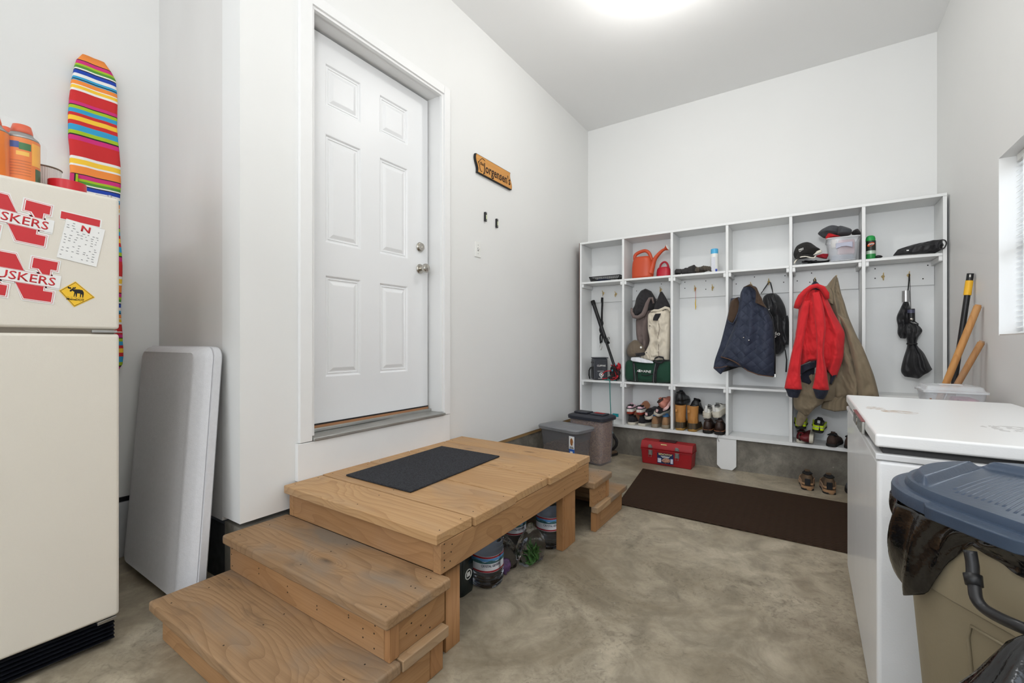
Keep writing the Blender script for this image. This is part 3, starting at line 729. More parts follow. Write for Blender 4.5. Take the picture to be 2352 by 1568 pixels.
MB().prism([(1.352, .262), (1.352, .035), (1.385, .001), (1.470, .001), (1.502, .035), (1.502, .262)], 'y', 4.135, 4.153).obj('support_foot', UNIT, cu, bevel=.002)
# screw holes and hooks
for (u, v) in ((1380, 650), (1352, 700), (1621, 645), (1573, 662), (1621, 664), (1573, 648), (1519, 652), (1462, 668), (1733, 636), (1803, 633), (1691, 652), (1800, 648), (1864, 627), (1831, 645), (1860, 648), (2010, 617), (2010, 639), (2131, 609), (2120, 640)):
    p = at(u, v, 'y', UBK-.018)
    MB().lathe([(.0045, 0), (.0045, -.0006)], p, 10, 'y').obj('screw_hole', INK, cu)
hooks = [(1386, 673), (1415, 675), (1518, 665), (1597, 662), (1637, 660), (1725, 655), (1766, 647), (1872, 645), (1921, 640), (2028, 635), (2087, 632)]
def hook(p):
    x, y, z = p
    m = MB()
    m.lathe([(.011, 0), (.010, -.003), (.001, -.004)], (x, y, z), 16, 'y')
    m.tube([(x, y-.002, z), (x, y-.016, z+.004), (x, y-.026, z+.016), (x, y-.034, z+.024)], .0032, 8)
    m.tube([(x, y-.004, z-.004), (x, y-.010, z-.020), (x, y-.022, z-.028), (x, y-.032, z-.022), (x, y-.036, z-.010)], .0035, 8)
    m.lathe([(.001, -.004), (.0045, 0), (.001, .004)], (x, y-.036, z-.008), 10)
    return m.obj('coat_hook', BRASS, cu, smooth=True)
HK = []
for (u, v) in hooks:
    p = at(u, v, 'y', UBK-.019); HK.append(p); hook(p)

# ================================================================== DRAPED CLOTH HELPER
def resamp(pl_, n):
    pl_ = [Vector(p) for p in pl_]
    L = [0]
    for a, b_ in zip(pl_, pl_[1:]): L.append(L[-1]+(b_-a).length)
    out = []
    for i in range(n):
        t_ = L[-1]*i/(n-1); k = 0
        while k < len(L)-2 and L[k+1] < t_: k += 1
        f = (t_-L[k])/max(1e-9, L[k+1]-L[k]); out.append(pl_[k].lerp(pl_[k+1], min(1, f)))
    return out
def cr(p0, p1, p2, p3, t):
    return .5*((2*p1)+(p2-p0)*t+(2*p0-5*p1+4*p2-p3)*t*t+(3*p1-p0-3*p2+p3)*t**3)
def drape(rows, y, th, name, mt, parent=None, px=None, M=36, N=46, folds=(), wr=.006, seed=0, back=.5, label=None, power=.55, sub=0, tt=None, bulge=1):
    """rows: left-to-right lines (photo points px->plane y); th: thickness or list; folds: (freq, phase, twist, amp)"""
    R = []
    for r in rows:
        R.append(resamp([at(*(px(a, b_)), 'y', y) if px else at(a, b_, 'y', y) for a, b_ in r], M))
    n = len(R); rings = []
    for i in range(N):
        s = i/(N-1)*(n-1); k = min(n-2, int(s)); f = s-k
        g = [R[max(0, k-1)], R[k], R[k+1], R[min(n-1, k+2)]]
        S_ = i/(N-1)
        T = th if not isinstance(th, (list, tuple)) else tab([(q/(len(th)-1), v_) for q, v_ in enumerate(th)], S_)
        line = [cr(g[0][j], g[1][j], g[2][j], g[3][j], f) for j in range(M)]
        endf = min(1, .45+S_*12, .75+(1-S_)*5)
        fr, bk = [], []
        for j, p in enumerate(line):
            t_ = j/(M-1); e = max(0, math.sin(PI*t_))**power
            d = T*e*endf
            for (fq, ph, tw, am) in folds:
                d += am*e*math.sin(fq*t_*2*PI+ph+tw*S_)*min(1, .25+S_*1.6)
            d += wr*e*(noise.noise(Vector((p.x*22+seed, p.z*16, seed)))*2+.9*(1-2*abs(noise.noise(Vector((p.x*38+seed+p.z*12, p.z*26, seed+5)))))-.5)
            fr.append(p+Vector((0, -max(d, .0015), 0))); bk.append(p+Vector((0, min(.6*T, T*e*back*endf)+.001, 0)))
        rings.append(fr+bk[::-1])
    m = MB().loft(rings)
    return m.obj(name, mt, parent, smooth=True, label=label)
def fabric(name, col, rough=.85, bump=.35, bscale=300, quilt=0, sheen=.1, var=.05):
    if name in MC: return MC[name]
    m = mat(name, col, rough, bump=bump, bscale=bscale, sheen=sheen, var=var, vscale=12)
    return m
def R1(x, y): return (1300+x/4.611, 420+y/4.611)
def R2(x, y): return (1740+x/4.612, 420+y/4.612)
def R3(x, y): return (1300+x/5.2275, 620+y/5.2275)
def R4(x, y): return (1620+x/4.611, 620+y/4.611)
def R5(x, y): return (1220+x/4.9, 860+y/4.9)
def R6(x, y): return (1640+x/5.228, 860+y/5.228)
def R7(x, y): return (1950+x/3.015, 420+y/3.015)

# navy quilted vest
NV = fabric('navy_quilted', (42, 49, 68), .7); nt = NV.node_tree; b = nt.nodes['Principled BSDF']
g = nt.nodes.new('ShaderNodeNewGeometry'); sx = nt.nodes.new('ShaderNodeSeparateXYZ'); nt.links.new(g.outputs['Position'], sx.inputs[0])
u_ = math_n(nt, 'ADD', sx.outputs[0], math_n(nt, 'MULTIPLY', sx.outputs[2], .95)); v_ = math_n(nt, 'SUBTRACT', sx.outputs[0], math_n(nt, 'MULTIPLY', sx.outputs[2], 1.15))
q1 = math_n(nt, 'POWER', math_n(nt, 'ABSOLUTE', math_n(nt, 'SINE', math_n(nt, 'MULTIPLY', u_, 40))), .35)
q2 = math_n(nt, 'POWER', math_n(nt, 'ABSOLUTE', math_n(nt, 'SINE', math_n(nt, 'MULTIPLY', v_, 40))), .35)
bumpn(nt, b, math_n(nt, 'MULTIPLY', q1, q2), .7, .006)
BRN = fabric('brown_cord', (74, 56, 42), .9)
NVL = fabric('navy_rib', (28, 32, 46), .9, bump=.5, bscale=150)
vest = thing('quilted_vest', 'navy blue quilted vest with brown collar hanging in the fourth bay', 'vest', at(1722, 655, 'y', 4.30))
YV = 4.085
drape([[(270, 300), (400, 290)], [(245, 440), (420, 450)], [(215, 570), (420, 580)], [(160, 780), (430, 800)], [(105, 940), (430, 960)], [(86, 1038), (165, 1103), (238, 1012), (430, 1030)]], YV+.03, .03, 'back_half', NV, vest, R4, folds=((1, .5, 1, .01),), seed=2)
drape([[(340, 290), (360, 285)], [(275, 325), (366, 330)], [(250, 420), (366, 420)], [(238, 500), (335, 510)], [(232, 540), (300, 560)]], YV+.012, .030, 'armhole_lining', BRN, vest, R4, folds=((1, 0, 2, .008),), seed=3, N=24)
drape([[(405, 180), (470, 160), (535, 175)], [(375, 240), (470, 225), (572, 262)], [(362, 320), (470, 310), (612, 335)], [(345, 430), (500, 430), (672, 440)], [(318, 560), (500, 560), (718, 570)], [(245, 740), (500, 740), (734, 750)], [(195, 860), (480, 880), (741, 900)], [(160, 915), (260, 945), (380, 1012), (450, 1068), (560, 1108), (735, 1128)]], YV, [.04, .06, .07, .07, .07, .075, .08, .07], 'front_half', NV, vest, R4, M=56, N=60, folds=((2.5, .3, .6, .014), (1, 1.2, 0, .014)), seed=4)
drape([[(400, 185), (470, 150), (545, 185)], [(470, 175), (500, 180), (575, 255)], [(530, 220), (600, 300)], [(535, 290), (612, 345)], [(530, 345), (655, 405)]], YV-.075, .02, 'collar', BRN, vest, R4, folds=((1, 0, 0, .003),), N=28, back=1.5)
hem = [at(*R4(x, y), 'y', YV-.055) for x, y in ((165, 918), (255, 945), (320, 975), (380, 1014), (450, 1068), (560, 1108), (640, 1120), (722, 1130))]
MB().tube(hem, .0035, 8).obj('hem_trim', fabric('brown_trim', (98, 66, 46)), vest, smooth=True)
MB().tube([at(*R4(x, y), 'y', YV-.03) for x, y in ((88, 1036), (150, 1034), (235, 1016))], .003, 8).obj('hem_trim', fabric('brown_trim', (98, 66, 46)), vest, smooth=True)
MB().tube([at(*R4(x, y), 'y', YV-.035) for x, y in ((352, 292), (366, 340), (364, 400), (345, 460), (318, 530), (295, 568), (262, 560), (235, 530))], .006, 8).obj('armhole_binding', NV, vest, smooth=True)
MB().tube([at(*R4(x, y), 'y', YV-.03) for x, y in ((612, 345), (665, 420), (712, 500), (727, 600), (733, 760), (740, 900), (738, 1100))], .004, 8).obj('zipper', BLACK, vest, smooth=True)
q = at(*R4(738, 1118), 'y', YV-.03); MB().box(q.x-.004, q.x+.005, q.y-.004, q.y, q.z-.012, q.z+.012).obj('zip_pull', CHROME, vest, bevel=.001)
for (x, y) in ((461, 743), (405, 715)):
    q = at(*R4(x, y), 'y', YV-.085); MB().lathe([(.006, 0), (.005, -.003), (.001, -.004)], q, 14, 'y').obj('snap_button', CHROME, vest, smooth=True)

# black backpack
bpk = thing('backpack', 'black backpack hanging behind the quilted vest in the fourth bay', 'backpack', at(1766, 660, 'y', 4.32))
BKN = fabric('black_nylon', (30, 30, 33), .5, bump=.5, bscale=40)
drape([[(640, 262), (690, 248), (745, 248)], [(610, 300), (790, 285)], [(610, 400), (845, 390)], [(640, 520), (862, 520)], [(690, 640), (856, 640)], [(720, 760), (850, 760)], [(735, 850), (838, 845)], [(745, 893), (790, 890)]], 4.31, [.06, .09, .11, .12, .12, .11, .09, .05], 'bag_body', BKN, bpk, R4, folds=((1.5, 1, 1, .012),), wr=.012, seed=8)
drape([[(800, 500), (875, 480)], [(790, 560), (885, 560)], [(800, 700), (888, 700)], [(810, 790), (880, 790)]], 4.25, .045, 'side_pocket', BKN, bpk, R4, wr=.008, seed=9, N=24)
MB().tube([at(*R4(x, y), 'y', 4.24+.1*max(0, (200-y)/72)) for x, y in ((590, 250), (620, 205), (672, 128), (690, 130), (705, 190), (718, 250))], .006, 8, flat=.4).obj('grab_loop', BLKF, bpk, smooth=True)
MB().tube([at(*R4(x, y), 'y', 4.22) for x, y in ((845, 840), (862, 950), (855, 1080))], .006, 8, flat=.4).obj('strap', BLKF, bpk, smooth=True)
text('do', .042, at(*R4(757, 675), 'y', 4.172), (1, 0, .02), (0, 0, 1), WHITE, 'lettering', bpk, bold=.01, wscale=1.1)
MB().loft([[at(*R4(x, y), 'y', yy) for x, y in ((726, 705), (756, 700), (735, 722))] for yy in (4.174, 4.171)]).obj('logo_tick', WHITE, bpk)
q = at(*R4(675, 418), 'y', 4.19); MB().prism([(q.x-.006, q.z), (q.x+.006, q.z+.006), (q.x+.001, q.z-.005)], 'y', q.y, q.y-.002).obj('logo_mark', WHITE, bpk)

# khaki coat, then red jacket in front of it
KH = fabric('khaki_canvas', (134, 120, 98), .9, bump=.3, bscale=400)
kc = thing('khaki_coat', 'khaki canvas work coat hanging behind the red jacket in the fifth bay', 'coat', at(1921, 645, 'y', 4.30))
YK = 4.085
drape([[(1352, 85), (1380, 58), (1404, 92)], [(1300, 150), (1420, 160)], [(1265, 210), (1440, 250)], [(1268, 330), (1475, 350)], [(1290, 480), (1520, 500)], [(1290, 700), (1608, 705)], [(1300, 900), (1700, 900)], [(1330, 1100), (1780, 1100)], [(1350, 1250), (1822, 1250)], [(1365, 1345), (1842, 1340)]], YK, [.03, .05, .06, .07, .08, .085, .09, .09, .09], 'body', KH, kc, R4, M=76, N=84, folds=((2.2, .6, 1.2, .022), (1, 2.2, 0, .012)), wr=.010, seed=12)
drape([[(1400, 470), (1512, 520)], [(1480, 640), (1605, 700)], [(1510, 760), (1660, 800)], [(1570, 1000), (1742, 1000)], [(1600, 1200), (1802, 1190)], [(1615, 1345), (1842, 1338)]], YK-.085, [.02, .035, .04, .04, .04], 'right_sleeve', KH, kc, R4, folds=((1, .3, 1, .008),), seed=13, back=1.2)
drape([[(1235, 180), (1300, 165)], [(1250, 260), (1350, 240)], [(1290, 320), (1360, 330)], [(1310, 345), (1356, 368)]], YK-.07, .02, 'collar', KH, kc, R4, N=20, seed=14, back=1.5)
drape([[(1360, 1330), (1512, 1330)], [(1250, 1385), (1512, 1382)], [(1225, 1460), (1370, 1492), (1512, 1480)]], YK+.01, .05, 'hem_band', KH, kc, R4, N=16, folds=((5, 0, 0, .003),), wr=.002, seed=15)
drape([[(1180, 980), (1480, 985)], [(1200, 1100), (1440, 1120)], [(1120, 1250), (1400, 1270)], [(1100, 1390), (1360, 1380)]], YK-.02, .05, 'front_panel', KH, kc, R4, N=24, folds=((1.5, 0, 1, .01),), seed=16)
drape([[(1060, 1080), (1220, 1100)], [(1000, 1200), (1250, 1210)], [(955, 1290), (1262, 1300)], [(932, 1380), (1262, 1372)], [(945, 1460), (1232, 1420)], [(990, 1495), (1180, 1450)], [(1045, 1530), (1090, 1540), (1120, 1500)]], YK-.06, [.04, .05, .06, .06, .05, .03], 'left_sleeve', KH, kc, R4, N=36, folds=((1.2, .3, 1, .01),), seed=17, wr=.01)
drape([[(990, 1480), (1085, 1535)], [(972, 1530), (1075, 1568)], [(960, 1590), (1050, 1610)], [(962, 1640), (1020, 1655)]], YK-.05, .03, 'cuff', KH, kc, R4, N=18, seed=18)
RD = fabric('red_canvas', (208, 36, 42), .85, bump=.3, bscale=250)
RDd = RD
rj = thing('red_jacket', 'bright red jacket with navy knit cuffs hanging in the fifth bay', 'jacket', at(1872, 655, 'y', 4.30))
YR = 3.985
drape([[(1108, 190), (1160, 150), (1225, 180)], [(1050, 250), (1265, 240)], [(1000, 340), (1300, 320)], [(985, 450), (1362, 450)], [(968, 600), (1440, 590)], [(955, 700), (1476, 675)], [(985, 830), (1468, 830)], [(1000, 920), (1195, 890), (1455, 950)], [(1003, 1012), (1090, 965), (1185, 945), (1260, 1010), (1340, 1120), (1392, 1130)]], YR, [.03, .06, .08, .08, .08, .08, .07, .06], 'body', RD, rj, R4, M=80, N=90, folds=((2.5, .2, .5, .022), (1, .9, 0, .01), (6, 1, 2, .005)), wr=.008, seed=21)
drape([[(1008, 1012), (1180, 950)], [(1005, 1060), (1178, 1010)], [(1008, 1105), (1090, 1045), (1175, 1030)]], YR-.02, .05, 'waist_rib', NVL, rj, R4, N=14, seed=22)
drape([[(1040, 1040), (1160, 1020)], [(1010, 1120), (1155, 1100)], [(1018, 1180), (1100, 1208), (1145, 1165)]], YR+.02, .03, 'lining', NVL, rj, R4, N=14, seed=23)
drape([[(1325, 1105), (1395, 1110)], [(1318, 1160), (1370, 1150)], [(1312, 1205), (1338, 1210)]], YR-.01, .03, 'waist_rib', NVL, rj, R4, N=12, seed=24)
drape([[(1035, 330), (1110, 320)], [(990, 480), (1090, 470)], [(955, 700), (1050, 700)], [(908, 900), (1020, 900)], [(872, 1080), (1008, 1080)], [(850, 1180), (1015, 1180)], [(837, 1250), (930, 1262), (1026, 1262)]], YR-.075, [.015, .03, .035, .04, .045, .045], 'left_sleeve', RD, rj, R4, N=54, folds=((1, .5, 1.5, .008),), seed=25, back=1.1)
drape([[(1130, 240), (1205, 230)], [(1145, 400), (1255, 400)], [(1165, 600), (1275, 600)], [(1178, 760), (1262, 760)], [(1182, 900), (1255, 900)], [(1170, 1060), (1285, 1060)], [(1150, 1180), (1300, 1180)], [(1133, 1252), (1220, 1268), (1312, 1268)]], YR-.085, [.015, .03, .035, .035, .04, .045, .045], 'right_sleeve', RD, rj, R4, N=54, folds=((1, 2, 1.5, .008),), seed=26, back=1.1)
drape([[(845, 1252), (1018, 1262)], [(862, 1290), (1005, 1300)], [(875, 1328), (985, 1345)], [(885, 1340), (975, 1352)]], YR-.08, .035, 'cuff', NVL, rj, R4, N=14, folds=((9, 0, 0, .002),), seed=27, back=1)
drape([[(1140, 1255), (1306, 1268)], [(1155, 1300), (1292, 1310)], [(1170, 1345), (1262, 1360)], [(1178, 1356), (1252, 1366)]], YR-.09, .035, 'cuff', NVL, rj, R4, N=14, folds=((9, 0, 0, .002),), seed=28, back=1)
MB().tube([at(*R4(x, y), 'y', YR-.07-.02*math.sin(k*.5)) for k, (x, y) in enumerate(((962, 405), (985, 340), (1010, 280), (1060, 225), (1120, 180), (1180, 165), (1240, 190), (1280, 250), (1292, 305)))], [.018, .022, .022, .021, .020, .020, .022, .022, .014], 14, flat=.8).obj('collar', RD, rj, smooth=True)
drape([[(1140, 130), (1160, 118), (1190, 130)], [(1110, 170), (1225, 170)], [(1090, 200), (1250, 215)]], YR-.04, .03, 'neck_rib', NVL, rj, R4, N=14)
MB().tube([at(*R4(x, y), 'y', 4.22) for x, y in ((1148, 130), (1146, 100), (1158, 88), (1170, 100), (1172, 130))], .003, 8).obj('hang_loop', BLKF, rj, smooth=True)

# taupe hooded jacket, cream jacket, cap in bay two
TP = fabric('taupe_suede', (116, 102, 98), .95); DKL = fabric('dark_fleece', (44, 42, 44), .95, bump=.6, bscale=150)
hj = thing('hooded_jacket', 'taupe hooded jacket with dark lining hanging at the left of the second bay', 'jacket', at(1490, 668, 'y', 4.30))
drape([[(975, 330), (1090, 345)], [(920, 460), (1075, 450)], [(850, 580), (1040, 570)], [(845, 700), (1030, 700)], [(855, 820), (1020, 820)], [(880, 880), (1010, 890)], [(910, 950), (990, 975)]], 4.28, [.05, .07, .08, .08, .07, .06], 'body', TP, hj, R3, folds=((1.5, .4, 1, .012),), seed=31)
drape([[(905, 245), (965, 226), (1025, 255)], [(850, 330), (1075, 340)], [(828, 420), (1085, 400)], [(800, 480), (1040, 480)], [(795, 540), (930, 540)], [(815, 572), (870, 575)]], 4.25, [.05, .08, .09, .09, .07, .04], 'hood', DKL, hj, R3, seed=32)
MB().tube([at(*R3(x, y), 'y', 4.17) for x, y in ((788, 455), (790, 510), (815, 560), (870, 568), (925, 535), (955, 470), (975, 400), (1005, 340), (1035, 335), (1050, 400))], [.010, .015, .019, .022, .024, .022, .018, .014, .012, .010], 12, flat=.9).obj('hood_edge', TP, hj, smooth=True)
CRM = fabric('cream_cloth', (214, 204, 186), .85, bump=.2)
cj = thing('cream_jacket', 'cream jacket with black yoke hanging over the green duffel bag', 'jacket', at(1518, 668, 'y', 4.28))
YC = 4.19
drape([[(1132, 262), (1155, 258)], [(1095, 355), (1208, 345)], [(1060, 450), (1248, 430)], [(1050, 520), (1250, 510)]], YC+.02, [.02, .04, .05], 'yoke', DKL, cj, R3, N=24, seed=33)
drape([[(1022, 500), (1110, 490), (1180, 458), (1246, 478)], [(985, 540), (1250, 540)], [(982, 640), (1250, 640)], [(985, 720), (1248, 720)], [(1005, 850), (1248, 850)], [(965, 960), (1246, 960)], [(905, 1030), (1242, 1030)], [(875, 1062), (930, 1082), (1040, 1090), (1150, 1080), (1240, 1075)]], YC, [.02, .05, .06, .06, .07, .08, .06], 'body', CRM, cj, R3, M=56, N=60, folds=((2, .5, .8, .014), (1, 2, 0, .012)), wr=.010, seed=34)
drape([[(1072, 525), (1140, 520)], [(1050, 570), (1125, 560)], [(1045, 605), (1098, 608)]], YC-.058, .012, 'neck_lining', DKL, cj, R3, N=14, seed=35)
MB().tube([at(*R3(x, y), 'y', YC-.03) for x, y in ((1020, 498), (1060, 486), (1110, 488), (1160, 468), (1190, 452), (1235, 462), (1248, 500))], [.008, .012, .013, .013, .014, .012, .008], 10).obj('collar', CRM, cj, smooth=True)
MB().tube([at(*R3(x, y), 'y', YC-.074) for x, y in ((1112, 640), (1125, 700), (1105, 800), (1112, 930), (1108, 1040))], .002, 6).obj('placket', fabric('cream_seam', (120, 105, 90)), cj)
for (x, y) in ((1006, 670), (966, 992), (1110, 940), (888, 1048)):
    q = at(*R3(x, y), 'y', YC-.055); MB().lathe([(.005, 0), (.004, -.003), (.001, -.004)], q, 12, 'y').obj('button', BLACK, cj, smooth=True)
MB().tube([at(*R3(x, y), 'y', YC-.06) for x, y in ((1062, 1090), (1100, 1112), (1150, 1112), (1178, 1085), (1165, 1050), (1110, 1038), (1065, 1060), (1062, 1090))], .009, 10).obj('rolled_cuff', DKL, cj, smooth=True)
CAPM = fabric('brown_cap_cloth', (110, 98, 84), .9)
cp = thing('baseball_cap', 'brown baseball cap resting on the green duffel bag', 'cap', at(1462, 818, 'y', 4.2))
drape([[(800, 850), (830, 838), (870, 848)], [(752, 900), (920, 905)], [(735, 960), (950, 960)], [(740, 1010), (948, 1000)], [(765, 1040), (860, 1040), (900, 1015)]], 4.2, [.04, .07, .09, .09, .07], 'crown', CAPM, cp, R3, N=28, wr=.003, seed=41)
drape([[(830, 1000), (945, 985)], [(840, 1020), (950, 1010)], [(850, 1035), (940, 1025)]], 4.11, .012, 'brim', DKL, cp, R3, N=10)
q = at(*R3(900, 928), 'y', 4.112); MB().lathe([(.010, 0), (.009, -.002), (.001, -.003)], q, 16, 'y').obj('badge', WHITE, cp)
o = drape([[(785, 1050), (880, 1045), (1040, 1095)], [(780, 1080), (900, 1100), (1050, 1112)], [(800, 1095), (950, 1112), (1045, 1118)]], 4.12, .02, 'folded_cloth', fabric('white_cloth', (226, 228, 232)), None, R3, N=14, seed=42)
tag(o, 'crumpled white cloth between the cap and the green duffel bag', 'cloth')

# ================================================================== SHOES
HW = [(0, .34), (.03, .54), (.10, .72), (.3, .72), (.5, .80), (.7, .98), (.85, .92), (.94, .68), (1, .2)]
STY = {
 'sneaker': dict(h=[(0, .050), (.03, .072), (.10, .078), (.2, .070), (.30, .070), (.40, .084), (.5, .074), (.7, .046), (.88, .036), (1, .012)], op=(.07, .37)),
 'low':     dict(h=[(0, .045), (.03, .060), (.12, .060), (.25, .055), (.35, .060), (.5, .056), (.7, .044), (.9, .034), (1, .012)], op=(.07, .42)),
 'hiker':   dict(h=[(0, .060), (.03, .090), (.10, .100), (.2, .095), (.30, .095), (.40, .102), (.5, .086), (.7, .054), (.88, .042), (1, .015)], op=(.06, .36)),
 'boot':    dict(h=[(0, .160), (.02, .205), (.10, .212), (.3, .212), (.38, .205), (.44, .135), (.55, .085), (.7, .060), (.88, .048), (1, .018)], op=(.05, .36)),
}
def shoe(name, label, cat, loc, rz=0, rx=0, ry=0, L=.28, W=.100, style='sneaker', up=None, sole=None, inner=None, acc=None, group=None, sh=.026, extras=(), laces=None, lower=None, flare=1.04):
    t = thing(name, label, cat, loc, group, (math.radians(rx), math.radians(ry), math.radians(rz)))
    P_ = STY[style]; hs = P_['h']; o0, o1 = P_['op']
    # sole
    m = MB(); rings = []
    ol = []
    N = 22
    for i in range(N+1): ol.append((-W/2*tab(HW, i/N)*flare, L*i/N))
    for i in range(N, -1, -1): ol.append((W/2*tab(HW, i/N)*flare, L*i/N))
    cyy = L/2
    def lift(y): return .012*max(0, (y/L-.78)/.22)**1.5
    for (z, sc) in ((0, .93), (.006, 1.0), (sh*.6, 1.0), (sh, .97)):
        rings.append([(x*sc, cyy+(y-cyy)*(1-(1-sc)*.35), z+lift(y)) for x, y in ol])
    m.loft(rings); m.obj('sole', sole, t, smooth=True, auto=50, local=True)
    # upper
    M_ = 22; rings = []
    for i in range(M_+1):
        s = i/M_; w_ = W/2*tab(HW, s)*(.97 if i not in (0, M_) else .7); h_ = tab(hs, s)*(L/.28)
        ring = []
        for k in range(15):
            a = PI*k/14; c_ = math.cos(a); s_ = math.sin(a)
            ex = .42 if style == 'boot' and s < .4 else .6
            top = .60 if s < o1 else .5
            x = w_*math.copysign(abs(c_)**.7, c_)*(1-(.22 if s < o1 else .12)*s_)
            ring.append((x, L*(.01+.97*s), sh*.8+lift(L*s)+h_*s_**ex))
        rings.append(ring)
    m = MB().loft(rings); m.obj('upper', up, t, smooth=True, local=True)
    # collar and opening
    def topz(s): return sh*.8+tab(hs, s)*(L/.28)
    cm, cl = (o0+o1)/2*L, (o1-o0)/2*L; cw = W*.27
    ring = [(cw*math.sin(a), cm-cl*math.cos(a), topz((cm-cl*math.cos(a))/L)+.001) for a in [2*PI*k/28 for k in range(28)]]
    MB().tube(ring, .0055 if style != 'low' else .004, 8, True).obj('collar', acc or inner, t, smooth=True, local=True)
    m = MB(); m.loft([[(x*.98, cm+(y-cm)*.98, z+.002) for x, y, z in ring], [(x*.8, cm+(y-cm)*.8, z+.001) for x, y, z in ring]])
    m.obj('opening', inner, t, local=True)
    # tongue
    if style != 'low':
        s0 = o1-.03; m = MB()
        m.loft([[(-cw*.6, L*s0, topz(s0)+.0), (cw*.6, L*s0, topz(s0)), (cw*.55, L*(s0-.015), topz(s0)+.018), (-cw*.55, L*(s0-.015), topz(s0)+.018)], [(-cw*.6, L*(s0+.03), topz(s0+.03)-.002), (cw*.6, L*(s0+.03), topz(s0+.03)-.002), (cw*.55, L*(s0+.01), topz(s0)+.02), (-cw*.55, L*(s0+.01), topz(s0)+.02)]])
        m.obj('tongue', acc or up, t, bevel=.002, local=True)
        m = MB(); pts = []
        for k in range(7):
            s = o1+.04+.04*k; x = cw*.7*(-1)**k; pts.append((x, L*s, topz(s)+.001)); pts.append((-x, L*(s+.008), topz(s+.008)+.001))
        m.tube(pts, .0018, 6); m.obj('lace', laces or BLKF, t, smooth=True, local=True)
    # heel details
    for ex in extras:
        if ex[0] == 'tab':
            _, mt_, w_, z0, z1 = ex
            MB().box(-w_/2, w_/2, -.006, .004, z0, z1).obj('heel_tab', mt_, t, bevel=.002, local=True)
        if ex[0] == 'band':     # band hugging the heel and sides
            _, mt_, z0, z1, off = ex
            m = MB(); pr = []
            for i in range(0, 15):
                pr.append((-W/2*tab(HW, .62*(14-i)/14), L*.62*(14-i)/14))
            for i in range(1, 15): pr.append((W/2*tab(HW, .62*i/14), L*.62*i/14))
            R_ = []
            for x, y in pr:
                sc = 1+off/(W/2); R_.append([(x*sc, y-off*(1 if y < L*.1 else 0), z0), (x*sc*.985, y-off*(1 if y < L*.1 else 0), z1), (x*.9, y+.003, z1), (x*.9, y+.003, z0)])
            m.loft(R_); m.obj('heel_band', mt_, t, smooth=True, auto=40, local=True)
        if ex[0] == 'toe':
            _, mt_ = ex
            m = MB(); R_ = []
            for i in range(8):
                s = .74+.25*i/7; w_ = W/2*tab(HW, s)*1.0; h_ = tab(hs, s)*(L/.28)
                R_.append([(w_*math.cos(a), L*(.01+.985*s), sh*.8+lift(L*s)+(h_*.9+.003)*math.sin(a)**.6) for a in [PI*k/10 for k in range(11)]])
            m.loft(R_); m.obj('toe_cap', mt_, t, smooth=True, local=True)
    return t
SUE = fabric('tan_suede', (166, 128, 92), .9); OUT = mat('taupe_outsole', (150, 138, 118), .75, var=.08)
DLE = mat('dark_brown_leather', (52, 36, 30), .42, bump=.2, bscale=60, var=.15); DSO = mat('dark_outsole', (34, 32, 30), .8)
BLE = mat('black_leather', (26, 26, 27), .4, bump=.2, bscale=60)
TNL = mat('duck_tan_leather', (186, 130, 68), .55, bump=.25, bscale=50, var=.08); DKR = mat('duck_rubber', (74, 62, 44), .45, var=.15, vscale=20); GUM = mat('gum_rubber', (168, 128, 62), .5)
WSH = mat('white_shoe_mesh', (222, 220, 212), .7, bump=.2); WSO = mat('cream_outsole', (214, 208, 192), .6)
PNK = mat('pink_white_knit', (218, 178, 190), .8, bump=.3, var=.12, vscale=30); REDS = mat('red_outsole', (150, 52, 36), .6)
BKS = fabric('black_knit', (36, 36, 40), .85); SAL = mat('salmon_leather', (196, 128, 112), .5, var=.15, vscale=15)
MAR = mat('maroon_leather', (104, 26, 32), .5, var=.2, vscale=15); HIV = mat('hi_vis_yellow', (206, 232, 30), .5, var=.03); GRY = mat('reflective_grey', (190, 192, 194), .3, .3)
PKL = mat('pale_pink', (240, 200, 196), .6); BLU = fabric('blue_lining', (52, 110, 160)); HBR = mat('brown_mesh', (92, 74, 56), .8, bump=.3, var=.15)
BRS = mat('brown_suede', (66, 50, 44), .9, var=.1); GSH = mat('grey_shoe_mesh', (92, 94, 98), .85, bump=.4, bscale=150); RUS = mat('brown_tread', (150, 104, 76), .7, var=.1)
PP = lambda x, y, yy: at(*R5(x, y), 'y', yy)
G2, G3, G5, G0 = 'shoes piled in the second bay', 'boots and shoes stacked in the third bay', 'shoes stacked in the fifth bay', 'shoes on the floor under the cubbies'
# second bay, bottom row: black-and-white pair, tan pair
zb = SH0+.001
kw = dict(style='sneaker', up=BKS, sole=WSO, inner=INK, laces=WHITE)
shoe('sneaker', 'black sneaker with cream sole, leftmost on the bottom of the second bay', 'shoe', (.590, 4.145, zb), -4, group=G2, L=.235, **kw)
shoe('sneaker', 'black sneaker with cream sole, second on the bottom of the second bay', 'shoe', (.688, 4.140, zb), -12, group=G2, L=.235, **kw)
kw = dict(style='hiker', up=SUE, sole=OUT, inner=BLU, acc=BLU, sh=.034)
shoe('hiking_shoe', 'tan suede hiking shoe with blue collar, left of the pair in the second bay', 'shoe', (.815, 4.132, zb), -4, group=G2, L=.24, W=.088, **kw)
shoe('hiking_shoe', 'tan suede hiking shoe with blue collar, beside the second bay divider', 'shoe', (.912, 4.130, zb), -2, group=G2, L=.24, W=.088, **kw)
kw = dict(style='sneaker', up=PNK, sole=REDS, inner=INK, laces=WHITE, extras=(('band', WSH, .022, .048, .003), ('band', BKS, .050, .058, .003)), sh=.022)
shoe('running_shoe', 'pink and white running shoe, leftmost on top of the pile in the second bay', 'shoe', (.575, 4.150, zb+.102), -3, 3, group=G2, L=.225, W=.085, **kw)
